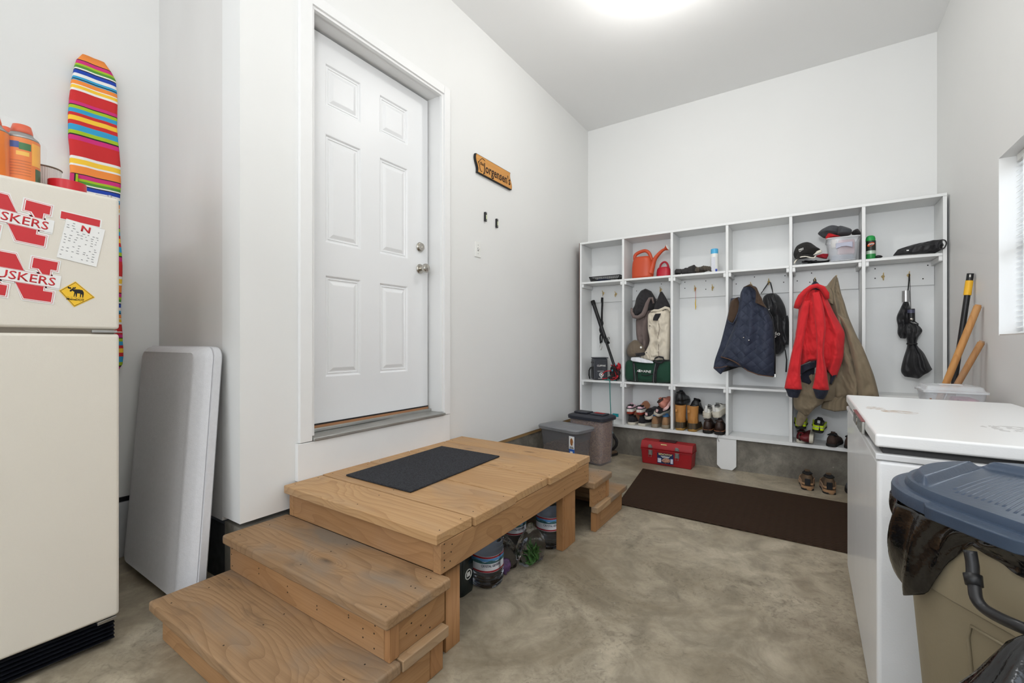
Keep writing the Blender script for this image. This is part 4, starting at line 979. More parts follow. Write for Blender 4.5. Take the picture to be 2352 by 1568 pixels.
shoe('running_shoe', 'pink and white running shoe, beside the leftmost one in the second bay', 'shoe', (.668, 4.148, zb+.104), -10, 3, group=G2, L=.225, W=.085, **kw)
kw = dict(style='low', up=BKS, sole=WSO, inner=INK, sh=.030)
shoe('slip_on_shoe', 'black slip-on shoe with pale pink heel tab tipped down in the second bay', 'shoe', (.765, 4.095, zb+.075), -8, 14, group=G2, L=.23, W=.085, extras=(('tab', PKL, .020, .042, .068),), **kw)
shoe('slip_on_shoe', 'black slip-on shoe with pink heel tab lying on its side in the second bay', 'shoe', (.840, 4.10, zb+.118), -10, 12, 24, group=G2, L=.22, W=.09, extras=(('tab', PKL, .020, .042, .068),), **kw)
shoe('leather_slipper', 'brown slipper with its treaded sole turned outward on top of the second bay pile', 'shoe', (.735, 4.22, zb+.215), 25, -75, 30, style='low', up=SAL, sole=RUS, inner=DLE, L=.21, W=.10, group=G2, sh=.020)
shoe('ankle_boot', 'salmon leather ankle boot tilted against the divider on the second bay pile', 'shoe', (.915, 4.14, zb+.165), -14, 26, -28, style='hiker', up=SAL, sole=PKL, inner=DLE, L=.20, W=.10, group=G2)
# third bay
for k, (x, lb) in enumerate(((1.040, 'tall tan duck boot with rubber foot, left of the pair in the third bay'), (1.145, 'tall tan duck boot with rubber foot, right of the pair in the third bay'))):
    t = shoe('duck_boot', lb, 'boot', (x, 4.135, zb), -2, style='boot', up=TNL, sole=GUM, inner=DKL, L=.245, W=.105, group=G3, sh=.022, extras=(('band', DKR, .020, .072, .004), ('toe', DKR)))
    MB().box(-.030, -.010, -.012, -.004, .165, .190).obj('pull_loop', TNL, t, bevel=.002, local=True)
    # shaft round
    MB().lathe([(.043, .07), (.044, .12), (.048, .20), (.049, .222), (.044, .224), (.001, .215)], (0, .050, 0), 28).obj('shaft', TNL, t, smooth=True, local=True, auto=50)
shoe('work_shoe', 'black leather shoe standing on top of the left duck boot', 'shoe', (1.035, 4.14, zb+.228), -4, 2, style='hiker', up=BLE, sole=BLACK, inner=INK, L=.235, W=.10, group=G3, sh=.030)
shoe('work_shoe', 'black leather shoe leaning on top of the right duck boot', 'shoe', (1.150, 4.17, zb+.215), -12, -28, 8, style='hiker', up=BLE, sole=BLACK, inner=INK, L=.20, W=.10, group=G3, sh=.020)
kw = dict(style='hiker', up=DLE, sole=DSO, inner=BLKF, acc=DLE, sh=.032, extras=(('band', mat('welt', (150, 100, 68), .6), .030, .034, .004),))
shoe('leather_boot', 'dark brown leather boot, left of the pair under the white sneakers', 'boot', (1.272, 4.120, zb), -3, group=G3, L=.25, W=.104, **kw)
shoe('leather_boot', 'dark brown leather boot beside the divider, under the white sneakers', 'boot', (1.368, 4.112, zb), 0, group=G3, L=.255, W=.104, **kw)
kw = dict(style='sneaker', up=WSH, sole=WSO, inner=BLKF, acc=fabric('grey_mesh', (120, 120, 116)), sh=.034, extras=(('tab', WHITE, .018, .060, .115), ('band', WSO, .028, .052, .004)))
shoe('sneaker', 'white sneaker on top of the left dark brown boot', 'shoe', (1.262, 4.135, zb+.128), -8, 8, 6, group=G3, L=.23, W=.088, **kw)
shoe('sneaker', 'white sneaker on top of the right dark brown boot', 'shoe', (1.345, 4.130, zb+.140), -14, 12, -6, group=G3, L=.24, W=.094, **kw)
MB().tube([at(*R5(2130, 645), 'y', 4.12), at(*R5(2105, 680), 'y', 4.118), at(*R5(2095, 710), 'y', 4.116), at(*R5(2115, 755), 'y', 4.116)], .0016, 6).obj('x', BLKF)
o = bpy.data.objects['x']; o.name = 'boot_lace'; tag(o, 'loose black bootlace hanging over the edge of the third bay', 'lace')
# fifth bay
kw = dict(style='sneaker', up=MAR, sole=WSO, inner=DLE, laces=WHITE)
shoe('sneaker', 'maroon sneaker with white sole standing in the fifth bay corner', 'shoe', (1.955, 4.15, zb), -4, group=G5, L=.235, W=.09, **kw)
t = shoe('sneaker', 'maroon sneaker lying on its side with its white sole facing right', 'shoe', (2.035, 4.080, zb+.045), -3, 0, -88, group=G5, L=.25, W=.09, **kw)
kw = dict(style='sneaker', up=BLE, sole=DSO, inner=INK, sh=.018, extras=(('band', HIV, .022, .038, .003), ('band', GRY, .0385, .0435, .0035), ('band', HIV, .044, .058, .003), ('tab', GRY, .018, .078, .100)))
shoe('trail_shoe', 'black and neon yellow shoe, left of the pair on the maroon sneakers', 'shoe', (1.955, 4.12, zb+.112), 0, 4, group=G5, L=.25, W=.095, **kw)
shoe('trail_shoe', 'black and neon yellow shoe, right of the pair on the maroon sneakers', 'shoe', (2.062, 4.10, zb+.098), -4, 6, 6, group=G5, L=.26, W=.098, **kw)
kw = dict(style='sneaker', up=BRS, sole=DSO, inner=INK, sh=.022)
shoe('suede_shoe', 'brown suede shoe in the fifth bay beside the maroon sneakers', 'shoe', (2.145, 4.112, zb), -12, group=G5, L=.25, W=.095, **kw)
shoe('suede_shoe', 'brown suede shoe partly behind the freezer in the fifth bay', 'shoe', (2.255, 4.108, zb), -10, group=G5, L=.25, W=.095, **kw)
# floor
kw = dict(style='hiker', up=HBR, sole=SUE, inner=INK, sh=.030, extras=(('band', SUE, .040, .052, .003), ('toe', SUE), ('band', DSO, .0, .012, .003), ('tab', BLACK, .035, .036, .085)))
shoe('hiking_sandal', 'brown and black hiking shoe on the floor, left of the pair under the cubbies', 'shoe', (2.000, 3.885, .001), 2, group=G0, L=.26, W=.105, **kw)
shoe('hiking_sandal', 'brown and black hiking shoe on the floor, right of the pair under the cubbies', 'shoe', (2.130, 3.868, .001), 2, group=G0, L=.26, W=.105, **kw)
shoe('walking_shoe', 'grey shoe on the floor half hidden by the white freezer', 'shoe', (2.300, 3.80, .001), 6, style='hiker', up=GSH, sole=DSO, inner=INK, L=.28, W=.11, sh=.032)
shoe('clog', 'dark brown shoe on the floor behind the big kibble bin', 'shoe', (.420, 3.99, .001), -10, style='low', up=HBR, sole=DSO, inner=INK, L=.14, W=.10, sh=.022)

# ================================================================== CUBBY CONTENTS
# watering cans
OW = mat('orange_plastic', (196, 76, 42), .4, var=.03); RW = mat('rose_red_plastic', (196, 40, 58), .4, var=.03)
def watering_can(label, c, r, h, mt, rose, spx, big=True):
    t = thing('watering_can', label, 'watering can', c)
    x, y, z = c
    m = MB(); R_ = []
    for i in range(13):
        s = i/12; rr_ = tab([(0, .94), (.05, 1), (.5, 1.0), (.8, .93), (.95, .8), (1, .7)], s)
        R_.append([(x+r*rr_*math.copysign(abs(math.cos(a))**.8, math.cos(a)), y+r*.62*rr_*math.copysign(abs(math.sin(a))**.8, math.sin(a)), z+h*s) for a in [2*PI*k/36 for k in range(36)]])
    m.loft(R_).obj('tank', mt, t, smooth=True)
    hp = [(x-r*.75, y, z+h*.9), (x-r*.72, y, z+h*1.12), (x-r*.3, y, z+h*1.24), (x+r*.25, y, z+h*1.28), (x+r*.62, y, z+h*1.15), (x+r*.82, y, z+h*.9), (x+r*.9, y, z+h*.7)] if big else [(x-r*.55, y, z+h*.95), (x-r*.35, y, z+h*1.3), (x+r*.1, y, z+h*1.48), (x+r*.5, y, z+h*1.3), (x+r*.7, y, z+h*.9)]
    MB().tube([cr4 for cr4 in smooth(hp, 5)], [.016 if big else .009]*(5*(len(hp)-1)+1), 12).obj('handle', mt, t, smooth=True)
    if spx:
        sp = smooth(spx, 5); MB().tube(sp, [lerp(.036, .011, (i/(len(sp)-1))**.6) for i in range(len(sp))], 14).obj('spout', mt, t, smooth=True)
        d = (Vector(spx[-1])-Vector(spx[-2])).normalized(); e = Vector(spx[-1])
        MB().tube([e-d*.005, e+d*.012, e+d*.030], [.012, .020, .030], 20).obj('rose', mt, t, smooth=True, auto=40)
        if rose: MB().tube([e+d*.0305, e+d*.033], [.0295, .0275], 20).obj('rose_face', rose, t, smooth=True, auto=40)
    return t
def smooth(pts, k):
    P_ = [Vector(p) for p in pts]; out = []
    for i in range(len(P_)-1):
        a, b_, c_, d_ = P_[max(0, i-1)], P_[i], P_[i+1], P_[min(len(P_)-1, i+2)]
        for j in range(k): out.append(cr(a, b_, c_, d_, j/k))
    out.append(P_[-1]); return out
q = PP2 = lambda x, y, yy: at(*R1(x, y), 'y', yy)
a_ = q(700, 990, 4.20); b_ = q(925, 985, 4.20)
watering_can('large orange watering can with a long spout in the second bay top cubby', ((a_.x+b_.x)/2-.004, 4.215, SH1+.001), (b_.x-a_.x)/2-.002, .205, OW, WHITE,
    [q(890, 960, 4.20), q(915, 880, 4.20), q(945, 800, 4.19), q(1010, 725, 4.18), q(1050, 700, 4.17)])
a_ = q(945, 970, 4.26); b_ = q(1100, 970, 4.26)
watering_can('small rose-red watering can behind the spout of the large orange one', (b_.x-.070, 4.31, SH1+.001), .066, .105, RW, None, None, big=False)
# tray basket
t = thing('plastic_basket', 'shallow black slatted basket in the top left cubby', 'basket', (.30, 4.25, SH1))
x0, x1, y0, y1 = .165, .485, 4.15, 4.36; z0 = SH1+.001; hh = .045
m = MB(); m.box(x0+.02, x1-.02, y0+.015, y1-.015, z0, z0+.004); m.obj('base', BLACK, t)
MB().tube([(x0, y0, z0+hh), (x1, y0, z0+hh), (x1, y1, z0+hh), (x0, y1, z0+hh)], .005, 6, True).obj('rim', BLACK, t)
m = MB(); n_ = 30
for k in range(n_+1):
    f = k/n_; xx = lerp(x0, x1, f)
    m.hexa([(lerp(x0+.02, x1-.02, f)-.002, y0+.013, z0), (lerp(x0+.02, x1-.02, f)+.002, y0+.013, z0), (lerp(x0+.02, x1-.02, f)+.002, y0+.016, z0), (lerp(x0+.02, x1-.02, f)-.002, y0+.016, z0), (xx-.002, y0-.002, z0+hh), (xx+.002, y0-.002, z0+hh), (xx+.002, y0+.002, z0+hh), (xx-.002, y0+.002, z0+hh)])
for zz_ in (.015, .030): m.box(x0+.012, x1-.012, y0+.004, y0+.010, z0+zz_, z0+zz_+.004)
o = m.obj('slatted_front', BLACK, t); 
m = MB()
for k in range(16):
    f = k/15; yy = lerp(y0, y1, f)
    for X, s_ in ((x0, 1), (x1, -1)): m.hexa([(X+s_*.018, yy-.002, z0), (X+s_*.021, yy-.002, z0), (X+s_*.021, yy+.002, z0), (X+s_*.018, yy+.002, z0), (X-.002, yy-.002, z0+hh), (X+.002, yy-.002, z0+hh), (X+.002, yy+.002, z0+hh), (X-.002, yy+.002, z0+hh)])
o = m.obj('slatted_ends', BLACK, t); o['kind'] = 'stuff'
t.children[2]['kind'] = 'stuff'
MB().box(.24, .34, 4.18, 4.30, z0+.006, z0+.028).obj('x', mat('blue_pouch', (40, 66, 120), .6), bevel=.008).name = 'blue_pouch'
tag(bpy.data.objects['blue_pouch'], 'small dark blue pouch inside the black basket', 'pouch')
# gloves and spray bottle in bay three
GL = fabric('work_glove_dark', (52, 50, 50), .8, var=.25); GL2 = fabric('work_glove_brown', (86, 78, 68), .9, var=.2)
def glove(label, c, mt, rz, cuffm, L_=.19):
    t = thing('work_glove', label, 'glove', c, 'work gloves in the third bay', (0, 0, math.radians(rz))); t.scale = (1, 1, 1.9)
    MB().blob((0, 0, .016), (.045, .05, .016), 12, .12, 3).obj('palm', mt, t, smooth=True, local=True)
    for k in range(4):
        x = -.030+.02*k
        MB().tube([(x, .03, .018), (x*1.2, .075, .022), (x*1.3, .105-.006*abs(k-1.5), .012)], [.011, .010, .008], 10).obj('finger', mt, t, smooth=True, local=True)
    MB().tube([(.035, -.01, .016), (.062, .02, .018), (.066, .05, .012)], [.012, .011, .008], 10).obj('thumb', mt, t, smooth=True, local=True)
    MB().loft([[(.036*math.cos(a), -.035-.045*s, .020+.017*math.sin(a)*(1+.3*s)) for a in [2*PI*k/20 for k in range(20)]] for s in (0, .5, 1)]).obj('cuff', cuffm, t, smooth=True, auto=40, local=True)
glove('dark grey work glove, left of the two gloves in the third bay', (1.085, 4.205, SH1+.001), GL, 70, GL)
glove('brown-grey work glove with open cuff beside the dark glove', (1.20, 4.21, SH1+.001), GL2, -120, GL2)
p_ = at(1641, 620, 'y', 4.22)
t = thing('spray_can', 'white air freshener can with light blue cap in the third bay top cubby', 'spray can', (p_.x, 4.22, SH1))
MB().lathe([(.031, 0), (.0325, .004), (.0325, .158), (.030, .166)], (p_.x, 4.22, SH1+.001), 32).obj('can', WHITE, t, smooth=True, auto=40)
MB().lathe([(.0300, .166), (.0300, .205), (.026, .209), (.001, .209)], (p_.x, 4.22, SH1+.001), 32).obj('cap', mat('sky_blue_cap', (84, 178, 224), .35), t, smooth=True, auto=40)
MB().box(p_.x-.020, p_.x+.012, 4.1865, 4.189, SH1+.018, SH1+.135).obj('label_text', mat('pale_print', (214, 216, 224), .5, var=.06, vscale=120), t)
MB().box(p_.x+.012, p_.x+.028, 4.188, 4.192, SH1+.004, SH1+.03).obj('label_corner', mat('deep_blue', (40, 64, 160), .5), t)
# fifth bay top: black cap, clear tote, grey beanie
BCP = fabric('black_cap_cloth', (34, 32, 30), .9)
cp = thing('baseball_cap', 'black baseball cap with white brim edge in the fifth bay top cubby', 'cap', (1.97, 4.2, SH1))
A = lambda x, y: (1815+x/10.453, 510+y/10.453)
drape([[(300, 495), (400, 485), (500, 500)], [(160, 570), (640, 600)], [(100, 680), (720, 670)], [(80, 780), (560, 790)], [(110, 870), (420, 830)]], 4.21, [.03, .07, .09, .09, .07], 'crown', BCP, cp, A, N=28, wr=.002, seed=51)
drape([[(200, 740), (420, 800), (600, 800)], [(140, 850), (300, 815), (600, 825)], [(95, 990), (160, 910), (290, 845), (500, 860), (590, 855)]], 4.13, .02, 'brim', BCP, cp, A, N=16, power=.3)
MB().tube(smooth([at(*A(x, y), 'y', 4.115) for x, y in ((98, 995), (130, 930), (200, 865), (290, 830), (400, 830), (510, 855), (580, 850), (605, 810))], 3), .0048, 8, flat=1).obj('brim_edge', mat('cap_white', (228, 222, 208), .8), cp, smooth=True)
drape([[(630, 700), (750, 665)], [(600, 740), (768, 720)], [(545, 790), (700, 760)]], 4.14, .012, 'strap_band', mat('cap_white', (228, 222, 208), .8), cp, A, N=10)
text('NIKE', .021, at(*A(262, 655), 'y', 4.112), (1, -.25, .16), (0, 0, 1), WHITE, 'embroidery', cp, bold=.02, wscale=.72)
MB().tube([at(*A(x, y), 'y', 4.114) for x, y in ((208, 690), (228, 712), (290, 672))], [.001, .0022, .0006], 6).obj('swoosh', WHITE, cp)
t = thing('goggles_heap', 'tangle of black cords under the brim of the black cap', 'cords', (2.02, 4.16, SH1))
random.seed(11)
MB().tube(smooth([(random.uniform(1.965, 2.15), random.uniform(4.145, 4.2), SH1+random.uniform(.004, .03)) for _ in range(22)], 4), .0045, 7).obj('cord', BLACK, t, smooth=True)
drape([[(640, 800), (780, 770), (915, 760)], [(620, 830), (915, 800)], [(760, 870), (880, 880)]], 4.20, .03, 'red_cloth', fabric('dark_red_cloth', (168, 28, 44)), None, A, N=12)
tag(bpy.data.objects['red_cloth'], 'crumpled dark red cloth between the black cap and the clear tote', 'cloth')
CLR = mat('clear_tote_plastic', (232, 236, 242), .18, var=0, alpha=.26, bump=.1, bscale=20)
CLE = mat('clear_tote_edge', (240, 242, 245), .25, var=0, alpha=.75)
def tote(label, x0, x1, y0, y1, z0, z1, lid=False, nm='storage_tote'):
    t = thing(nm, label, 'storage box', ((x0+x1)/2, (y0+y1)/2, z0))
    i = .016; th = .003
    def ring(e, z, rr_=.02):
        out = []
        for (X, Y, st_) in ((x1-e-rr_, y1-e-rr_, 0), (x0+e+rr_, y1-e-rr_, 90), (x0+e+rr_, y0+e+rr_, 180), (x1-e-rr_, y0+e+rr_, 270)):
            for k in range(5): a = math.radians(st_+22.5*k); out.append((X+rr_*math.cos(a), Y+rr_*math.sin(a), z))
        return out
    MB().loft([ring(i, z0), ring(0, z1), ring(th, z1), ring(i+th, z0+th)]).obj('walls', CLR, t, smooth=True, auto=40)
    MB().tube(ring(-.003, z1), .004, 6, True).obj('rim', CLE, t)
    MB().tube(ring(i+.001, z0+.003), .002, 6, True).obj('base_edge', CLE, t)
    if lid:
        MB().loft([ring(-.007, z1-.004), ring(-.007, z1+.006), ring(.004, z1+.010), ring(.010, z1+.026), ring(.018, z1+.030)]).obj('lid', mat('clear_lid', (238, 240, 242), .25, var=0, alpha=.42), t, smooth=True, auto=40)
        MB().box((x0+x1)/2-.045, (x0+x1)/2+.045, (y0+y1)/2-.02, (y0+y1)/2+.02, z1+.0305, z1+.034).obj('lid_handle', CLE, t, bevel=.004)
    return t
a_ = at(*A(935, 900), 'y', 4.10); b_ = at(*A(1620, 870), 'y', 4.10)
zt_ = at(*A(1300, 350), 'y', 4.10).z
t = tote('clear plastic tote full of small things in the fifth bay top cubby', a_.x-.012, b_.x+.010, 4.105, 4.36, SH1+.001, zt_)
q0, q1 = a_.x, b_.x
m = MB().loft([[at(*A(x, y), 'y', yy) for x, y in ((1090, 510), (1500, 460), (1498, 600), (1350, 570), (1230, 585), (1100, 640))] for yy in (4.103, 4.094)]); m.obj('latch_handle', mat('lilac_grey_plastic', (176, 178, 196), .4), t, bevel=.002)
for nm, lb, mt, bx in (('cloth_bundle', 'cream cloth bundle inside the clear tote', fabric('cream_cloth', (214, 204, 186)), (q0+.012, q0+.05, 4.13, 4.2, zt_-.07, zt_-.004)),
    ('folded_blanket', 'grey-blue folded fabric in the bottom of the clear tote', fabric('slate_cloth', (104, 112, 130)), (q0+.012, q1-.02, 4.14, 4.33, SH1+.006, SH1+.050)),
    ('pink_pouch', 'dusty pink pouch inside the clear tote', fabric('dusty_pink', (186, 130, 136)), (q0+.055, q1-.012, 4.15, 4.32, SH1+.052, zt_-.01))):
    o = MB().box(*bx).obj(nm, mt, bevel=.012, seg=3); tag(o, lb, 'cloth')
CHG = fabric('charcoal_felt', (70, 72, 76), .95)
t = thing('wool_hat', 'charcoal knitted hat lying across the top of the clear tote', 'hat', (2.15, 4.2, zt_))
drape([[(880, 112), (1000, 92), (1180, 110)], [(740, 190), (1200, 180)], [(670, 260), (1200, 260)], [(680, 300), (1000, 290), (1180, 310)], [(780, 370), (840, 380), (900, 330)]], 4.18, [.04, .08, .09, .07, .04], 'crown', CHG, t, A, N=24, wr=.004, seed=61)
drape([[(1150, 110), (1200, 110), (1460, 185)], [(1135, 200), (1478, 230)], [(1120, 300), (1465, 285)], [(1140, 335), (1400, 315)]], 4.18, [.05, .095, .095, .06], 'turned_cuff', CHG, t, A, N=20, wr=.003, seed=62, power=.22)
drape([[(1500, 215), (1600, 180), (1650, 190)], [(1470, 250), (1690, 250)], [(1480, 300), (1690, 295)]], 4.20, [.04, .07, .05], 'x', DKL, None, A, N=14, seed=63).name = 'black_glove'
tag(bpy.data.objects['black_glove'], 'black knitted glove at the right end of the clear tote', 'glove')
drape([[(880, 270), (1000, 270)], [(860, 310), (1090, 310)], [(850, 370), (950, 345), (1200, 345)], [(860, 420), (890, 390), (930, 375)]], 4.145, [.02, .03, .03, .015], 'red_scarf', fabric('red_fleece', (206, 32, 38)), None, A, N=18, wr=.008, seed=64)
tag(bpy.data.objects['red_scarf'], 'bright red scarf peeking from under the charcoal hat', 'scarf')
# sixth bay top: green spray, black pouch, folded umbrella bag
p_ = at(*A(1937, 700), 'y', 4.17)
GRN = mat('repellent_green', (34, 132, 62), .35, var=.05)
t = thing('spray_can', 'green and black insect repellent can in the sixth bay top cubby', 'spray can', (p_.x, 4.17, SH1))
b0 = SH1+.001
MB().lathe([(.0275, 0), (.029, .004), (.029, .034), (.029, .036)], (p_.x, 4.17, b0), 30).obj('can_foot', GRN, t, smooth=True, auto=40)
MB().lathe([(.0290, .036), (.0290, .060)], (p_.x, 4.17, b0), 30).obj('silver_band', mat('silver_label', (180, 196, 180), .35, .2), t, smooth=True, auto=40)
MB().lathe([(.0290, .060), (.0290, .132)], (p_.x, 4.17, b0), 30).obj('dark_label', mat('label_black', (30, 38, 30), .4), t, smooth=True, auto=40)
MB().lathe([(.0290, .132), (.0285, .150), (.024, .166), (.014, .172), (.001, .173)], (p_.x-.002, 4.17, b0), 30).obj('cap', mat('cap_green', (30, 150, 70), .35), t, smooth=True, auto=60)
cv = (CAM-Vector((p_.x, 4.17, b0))); cv.z = 0; cv.normalize(); rt = Vector((-cv.y, cv.x, 0))
e_ = Vector((p_.x, 4.17, b0+.104))+cv*.0300
m = MB(); m.loft([[e_+rt*(.021*math.cos(a))+Vector((0, 0, .013*math.sin(a)+.006*math.cos(a)))+cv*(d-.0078*math.cos(a)**2) for a in [2*PI*k/24 for k in range(24)]] for d in (0, .0015)]); m.obj('label_burst', mat('burst_orange', (232, 92, 40), .4), t)
text('OFF!', .016, e_+cv*.002, rt, (0, 0, 1), WHITE, 'lettering', t, bold=.03, shear=.25)
p_ = at(*A(2120, 815), 'y', 4.16)
o = MB().blob((p_.x, 4.16, SH1+.0125), (.022, .018, .012), 10, .08).obj('small_pouch', BLACK, smooth=True); tag(o, 'tiny black pouch beside the green repellent can', 'pouch')
t = thing('folded_bag', 'black folded waterproof bag rolled up in the sixth bay top cubby', 'bag', (2.66, 4.2, SH1))
drape([[(1650, 652), (1850, 610), (1975, 598)], [(1500, 700), (1700, 670), (1990, 620)], [(1470, 725), (2005, 650)], [(1445, 755), (1700, 745), (1960, 700)], [(1435, 772), (1700, 748), (1880, 745)]], 4.17, [.02, .05, .06, .05, .02], 'bag_body', BKN, t, R2, N=26, wr=.006, folds=((5, 0, 0, .005),), seed=71)
MB().tube(smooth([at(*R2(x, y), 'y', 4.10) for x, y in ((1905, 700), (1900, 650), (1930, 610), (1980, 605), (2000, 640), (1975, 690), (1930, 700), (1925, 660), (1955, 640), (1965, 665))], 3), .004, 8).obj('rolled_end', BKN, t, smooth=True)
q = at(*R2(1590, 715), 'y', 4.12); MB().box(q.x-.006, q.x+.006, q.y-.002, q.y, q.z-.003, q.z+.004).obj('tag', WHITE, t)
# key lanyard in third bay
t = thing('lanyard', 'thin red and yellow lanyard hanging from the hook in the third bay', 'lanyard', HK[3])
MB().tube([at(*R3(x, y), 'y', 4.33) for x, y in ((1556, 215), (1557, 300), (1555, 390))], .0018, 6).obj('red_cord', mat('red_cord', (190, 60, 70), .7), t)
MB().tube([at(*R3(x, y), 'y', 4.33) for x, y in ((1558, 350), (1553, 400), (1558, 440), (1552, 475))], [.003, .004, .005, .002], 6).obj('yellow_tassel', mat('yellow_cord', (226, 186, 50), .7), t)
# sixth bay umbrellas
um = thing('folded_umbrella', 'compact black umbrella with silver handle hanging in the sixth bay', 'umbrella', HK[10], 'folded umbrellas in the sixth bay')
MB().tube([at(*R7(x, y), 'y', 4.31) for x, y in ((418, 628), (414, 690), (408, 750))], .0035, 6, flat=.4).obj('wrist_strap', BLKF, um)
MB().tube([at(*R7(394, 747), 'y', 4.29), at(*R7(394, 823), 'y', 4.29)], .0225, 24).obj('handle', mat('silver_handle', (176, 176, 176), .3, .8), um, smooth=True, auto=40)
drape([[(378, 825), (412, 825)], [(355, 870), (425, 870)], [(330, 930), (425, 930)], [(338, 990), (430, 985)], [(336, 1040), (420, 1035)], [(355, 1075), (392, 1078)]], 4.29, [.015, .025, .035, .035, .035, .025], 'canopy', BKN, um, R7, N=36, M=40, folds=((2.5, 0, 2, .007),), wr=.012, seed=81, back=1)
um = thing('folded_umbrella', 'black umbrella with black handle and flared canopy hanging in the sixth bay', 'umbrella', HK[10], 'folded umbrellas in the sixth bay')
MB().tube([at(*R7(x, y), 'y', 4.30) for x, y in ((420, 628), (423, 720), (425, 800), (428, 875))], .002, 6).obj('wrist_strap', BLKF, um)
MB().tube([at(*R7(430, 872), 'y', 4.25), at(*R7(434, 965), 'y', 4.25)], [.021, .019], 24).obj('handle', BLACK, um, smooth=True, auto=40)
q = at(*R7(434, 943), 'y', 4.229); MB().lathe([(.010, 0), (.009, -.002), (.001, -.003)], q, 16, 'y').obj('button', CHROME, um, smooth=True)
for dy in (880, 888, 896): MB().tube([at(*R7(430, dy), 'y', 4.25)+Vector((0, 0, 0)), at(*R7(430, dy+2.5), 'y', 4.25)], .0216, 24).obj('handle_ring', mat('lilac_ring', (130, 132, 170), .4), um)
drape([[(415, 965), (470, 975)], [(385, 1010), (508, 1020)], [(395, 1060), (480, 1070)], [(402, 1110), (470, 1110)], [(400, 1140), (480, 1135)], [(375, 1220), (520, 1180)], [(360, 1300), (560, 1260)], [(385, 1340), (470, 1352), (577, 1290)]], 4.26, [.02, .03, .03, .022, .025, .05, .06, .05], 'canopy', BKN, um, R7, N=52, M=56, folds=((2.5, .5, .4, .013),), wr=.008, seed=83, back=1)
MB().tube([at(*R7(x, y), 'y', 4.232-.0*x) for x, y in ((398, 1112), (435, 1118), (474, 1112))], .006, 8, flat=1).obj('tie_strap', BLACK, um)
MB().tube([at(*R7(x, y), 'y', 4.25) for x, y in ((455, 960), (478, 975), (474, 1010))], .004, 6).obj('rib_tips', BLACK, um)

# ---- first bay: cooler bag, poles, harness, leash
GBG = fabric('grey_bag_cloth', (74, 76, 82), .8); 
c0 = at(*R3(322, 1320), 'y', 4.150)
t = thing('cooler_bag', 'small grey and black cooler bag with white logos in the first bay', 'bag', (c0.x+.014, c0.y, SH2+.001), None, (0, 0, math.radians(38)))
W_, D_, H_ = .140, .120, .215
def rbox(x0, x1, y0, y1, z0, z1, nm, mt, par, bv=.014, local=True): return MB().box(x0, x1, y0, y1, z0, z1).obj(nm, mt, par, bevel=bv, seg=4, local=local)
rbox(0, W_, 0, D_, 0, H_, 'bag_body', GBG, t)
rbox(.010, W_-.006, -.014, .004, .006, H_-.018, 'front_pocket', mat('dark_grey_front', (58, 60, 66), .7), t, .012)
rbox(-.008, .003, .02, D_-.03, .012, H_*.62, 'mesh_pocket', BLKF, t, .004)
rbox(-.004, W_+.004, -.012, D_-.01, H_+.001, H_+.010, 'lid_flap', mat('grey_flap', (64, 66, 72), .7), t, .004)
rbox(-.003, .05, .01, D_-.01, H_*.76, H_*.84, 'side_band', BLKF, t, .002)
MB().tube([(-.004, .03, .12), (-.024, .05, .12), (-.028, .09, .09), (-.022, .12, .04), (-.012, .13, .003)], .007, 8).obj('strap', BLKF, t, smooth=True, local=True)
def ltext(body, size, org, right, up, mt, name, par, **k):
    o = text(body, size, (0, 0, 0), right, up, mt, name, par, **k); o.location = Vector(o.location)+Vector(wloc(par))+Vector(org); return o
ltext('CLIPPAK', .024, (W_/2, -.0145, H_*.66), (1, 0, 0), (0, 0, 1), WHITE, 'lettering', t, bold=.02)
MB().box(.03, .095, -.0155, -.0143, .087, .090).obj('small_print', WHITE, t, local=True)
MB().tube([(W_/2+.019*math.cos(a), -.0152, .053+.019*math.sin(a)) for a in [2*PI*k/20 for k in range(20)]], .004, 6, True).obj('logo_ring', WHITE, t, local=True)
MB().box(W_/2-.008, W_/2+.008, -.0155, -.0143, .046, .062).box(W_/2-.002, W_/2+.002, -.0155, -.0143, .024, .036).box(W_/2-.010, W_/2+.010, -.0155, -.0143, .023, .026).box(.038, .088, -.0155, -.0143, .014, .017).obj('logo', WHITE, t, local=True)
t = thing('telescopic_pole', 'black telescopic pole leaning diagonally in the first bay', 'pole', at(*R3(585, 1200), 'y', 4.24))
A1, B1 = at(*R3(325, 385), 'y', 4.32), at(*R3(588, 1175), 'y', 4.235)
MB().tube([A1, A1.lerp(B1, .62)], [.019, .019], 16).obj('outer_tube', BLACK, t, smooth=True, auto=40)
MB().tube([A1.lerp(B1, .55), B1], [.0135, .0135], 16).obj('inner_tube', BLACK, t, smooth=True, auto=40)
MB().tube([A1-(B1-A1)*.02, A1+(B1-A1)*.04], .022, 16).obj('end_cap', BLKR, t, smooth=True, auto=40)
rp = at(*R3(512, 818), 'y', 4.27); MB().tube([(rp.x+.010*math.cos(a), rp.y, rp.z+.010*math.sin(a)) for a in [2*PI*k/16 for k in range(16)]], .0025, 6, True).obj('key_ring', BLACK, t)
MB().tube([at(*R3(470, 800), 'y', 4.265), at(*R3(515, 882), 'y', 4.26)], .012, 10).obj('clamp', BLACK, t, smooth=True)
t = thing('dog_leash', 'black padded dog leash hanging from the left hook in the first bay', 'leash', HK[0])
MB().tube([at(*R3(x, y), 'y', 4.33) for x, y in ((432, 270), (432, 330))], .006, 8).obj('white_loop', WHITE, t, smooth=True)
MB().tube([at(*R3(x, y), 'y', 4.31) for x, y in ((435, 330), (433, 370), (436, 400), (432, 500), (430, 610))], [.012, .013, .011, .010, .011], 10).obj('padded_grip', BLKF, t, smooth=True)
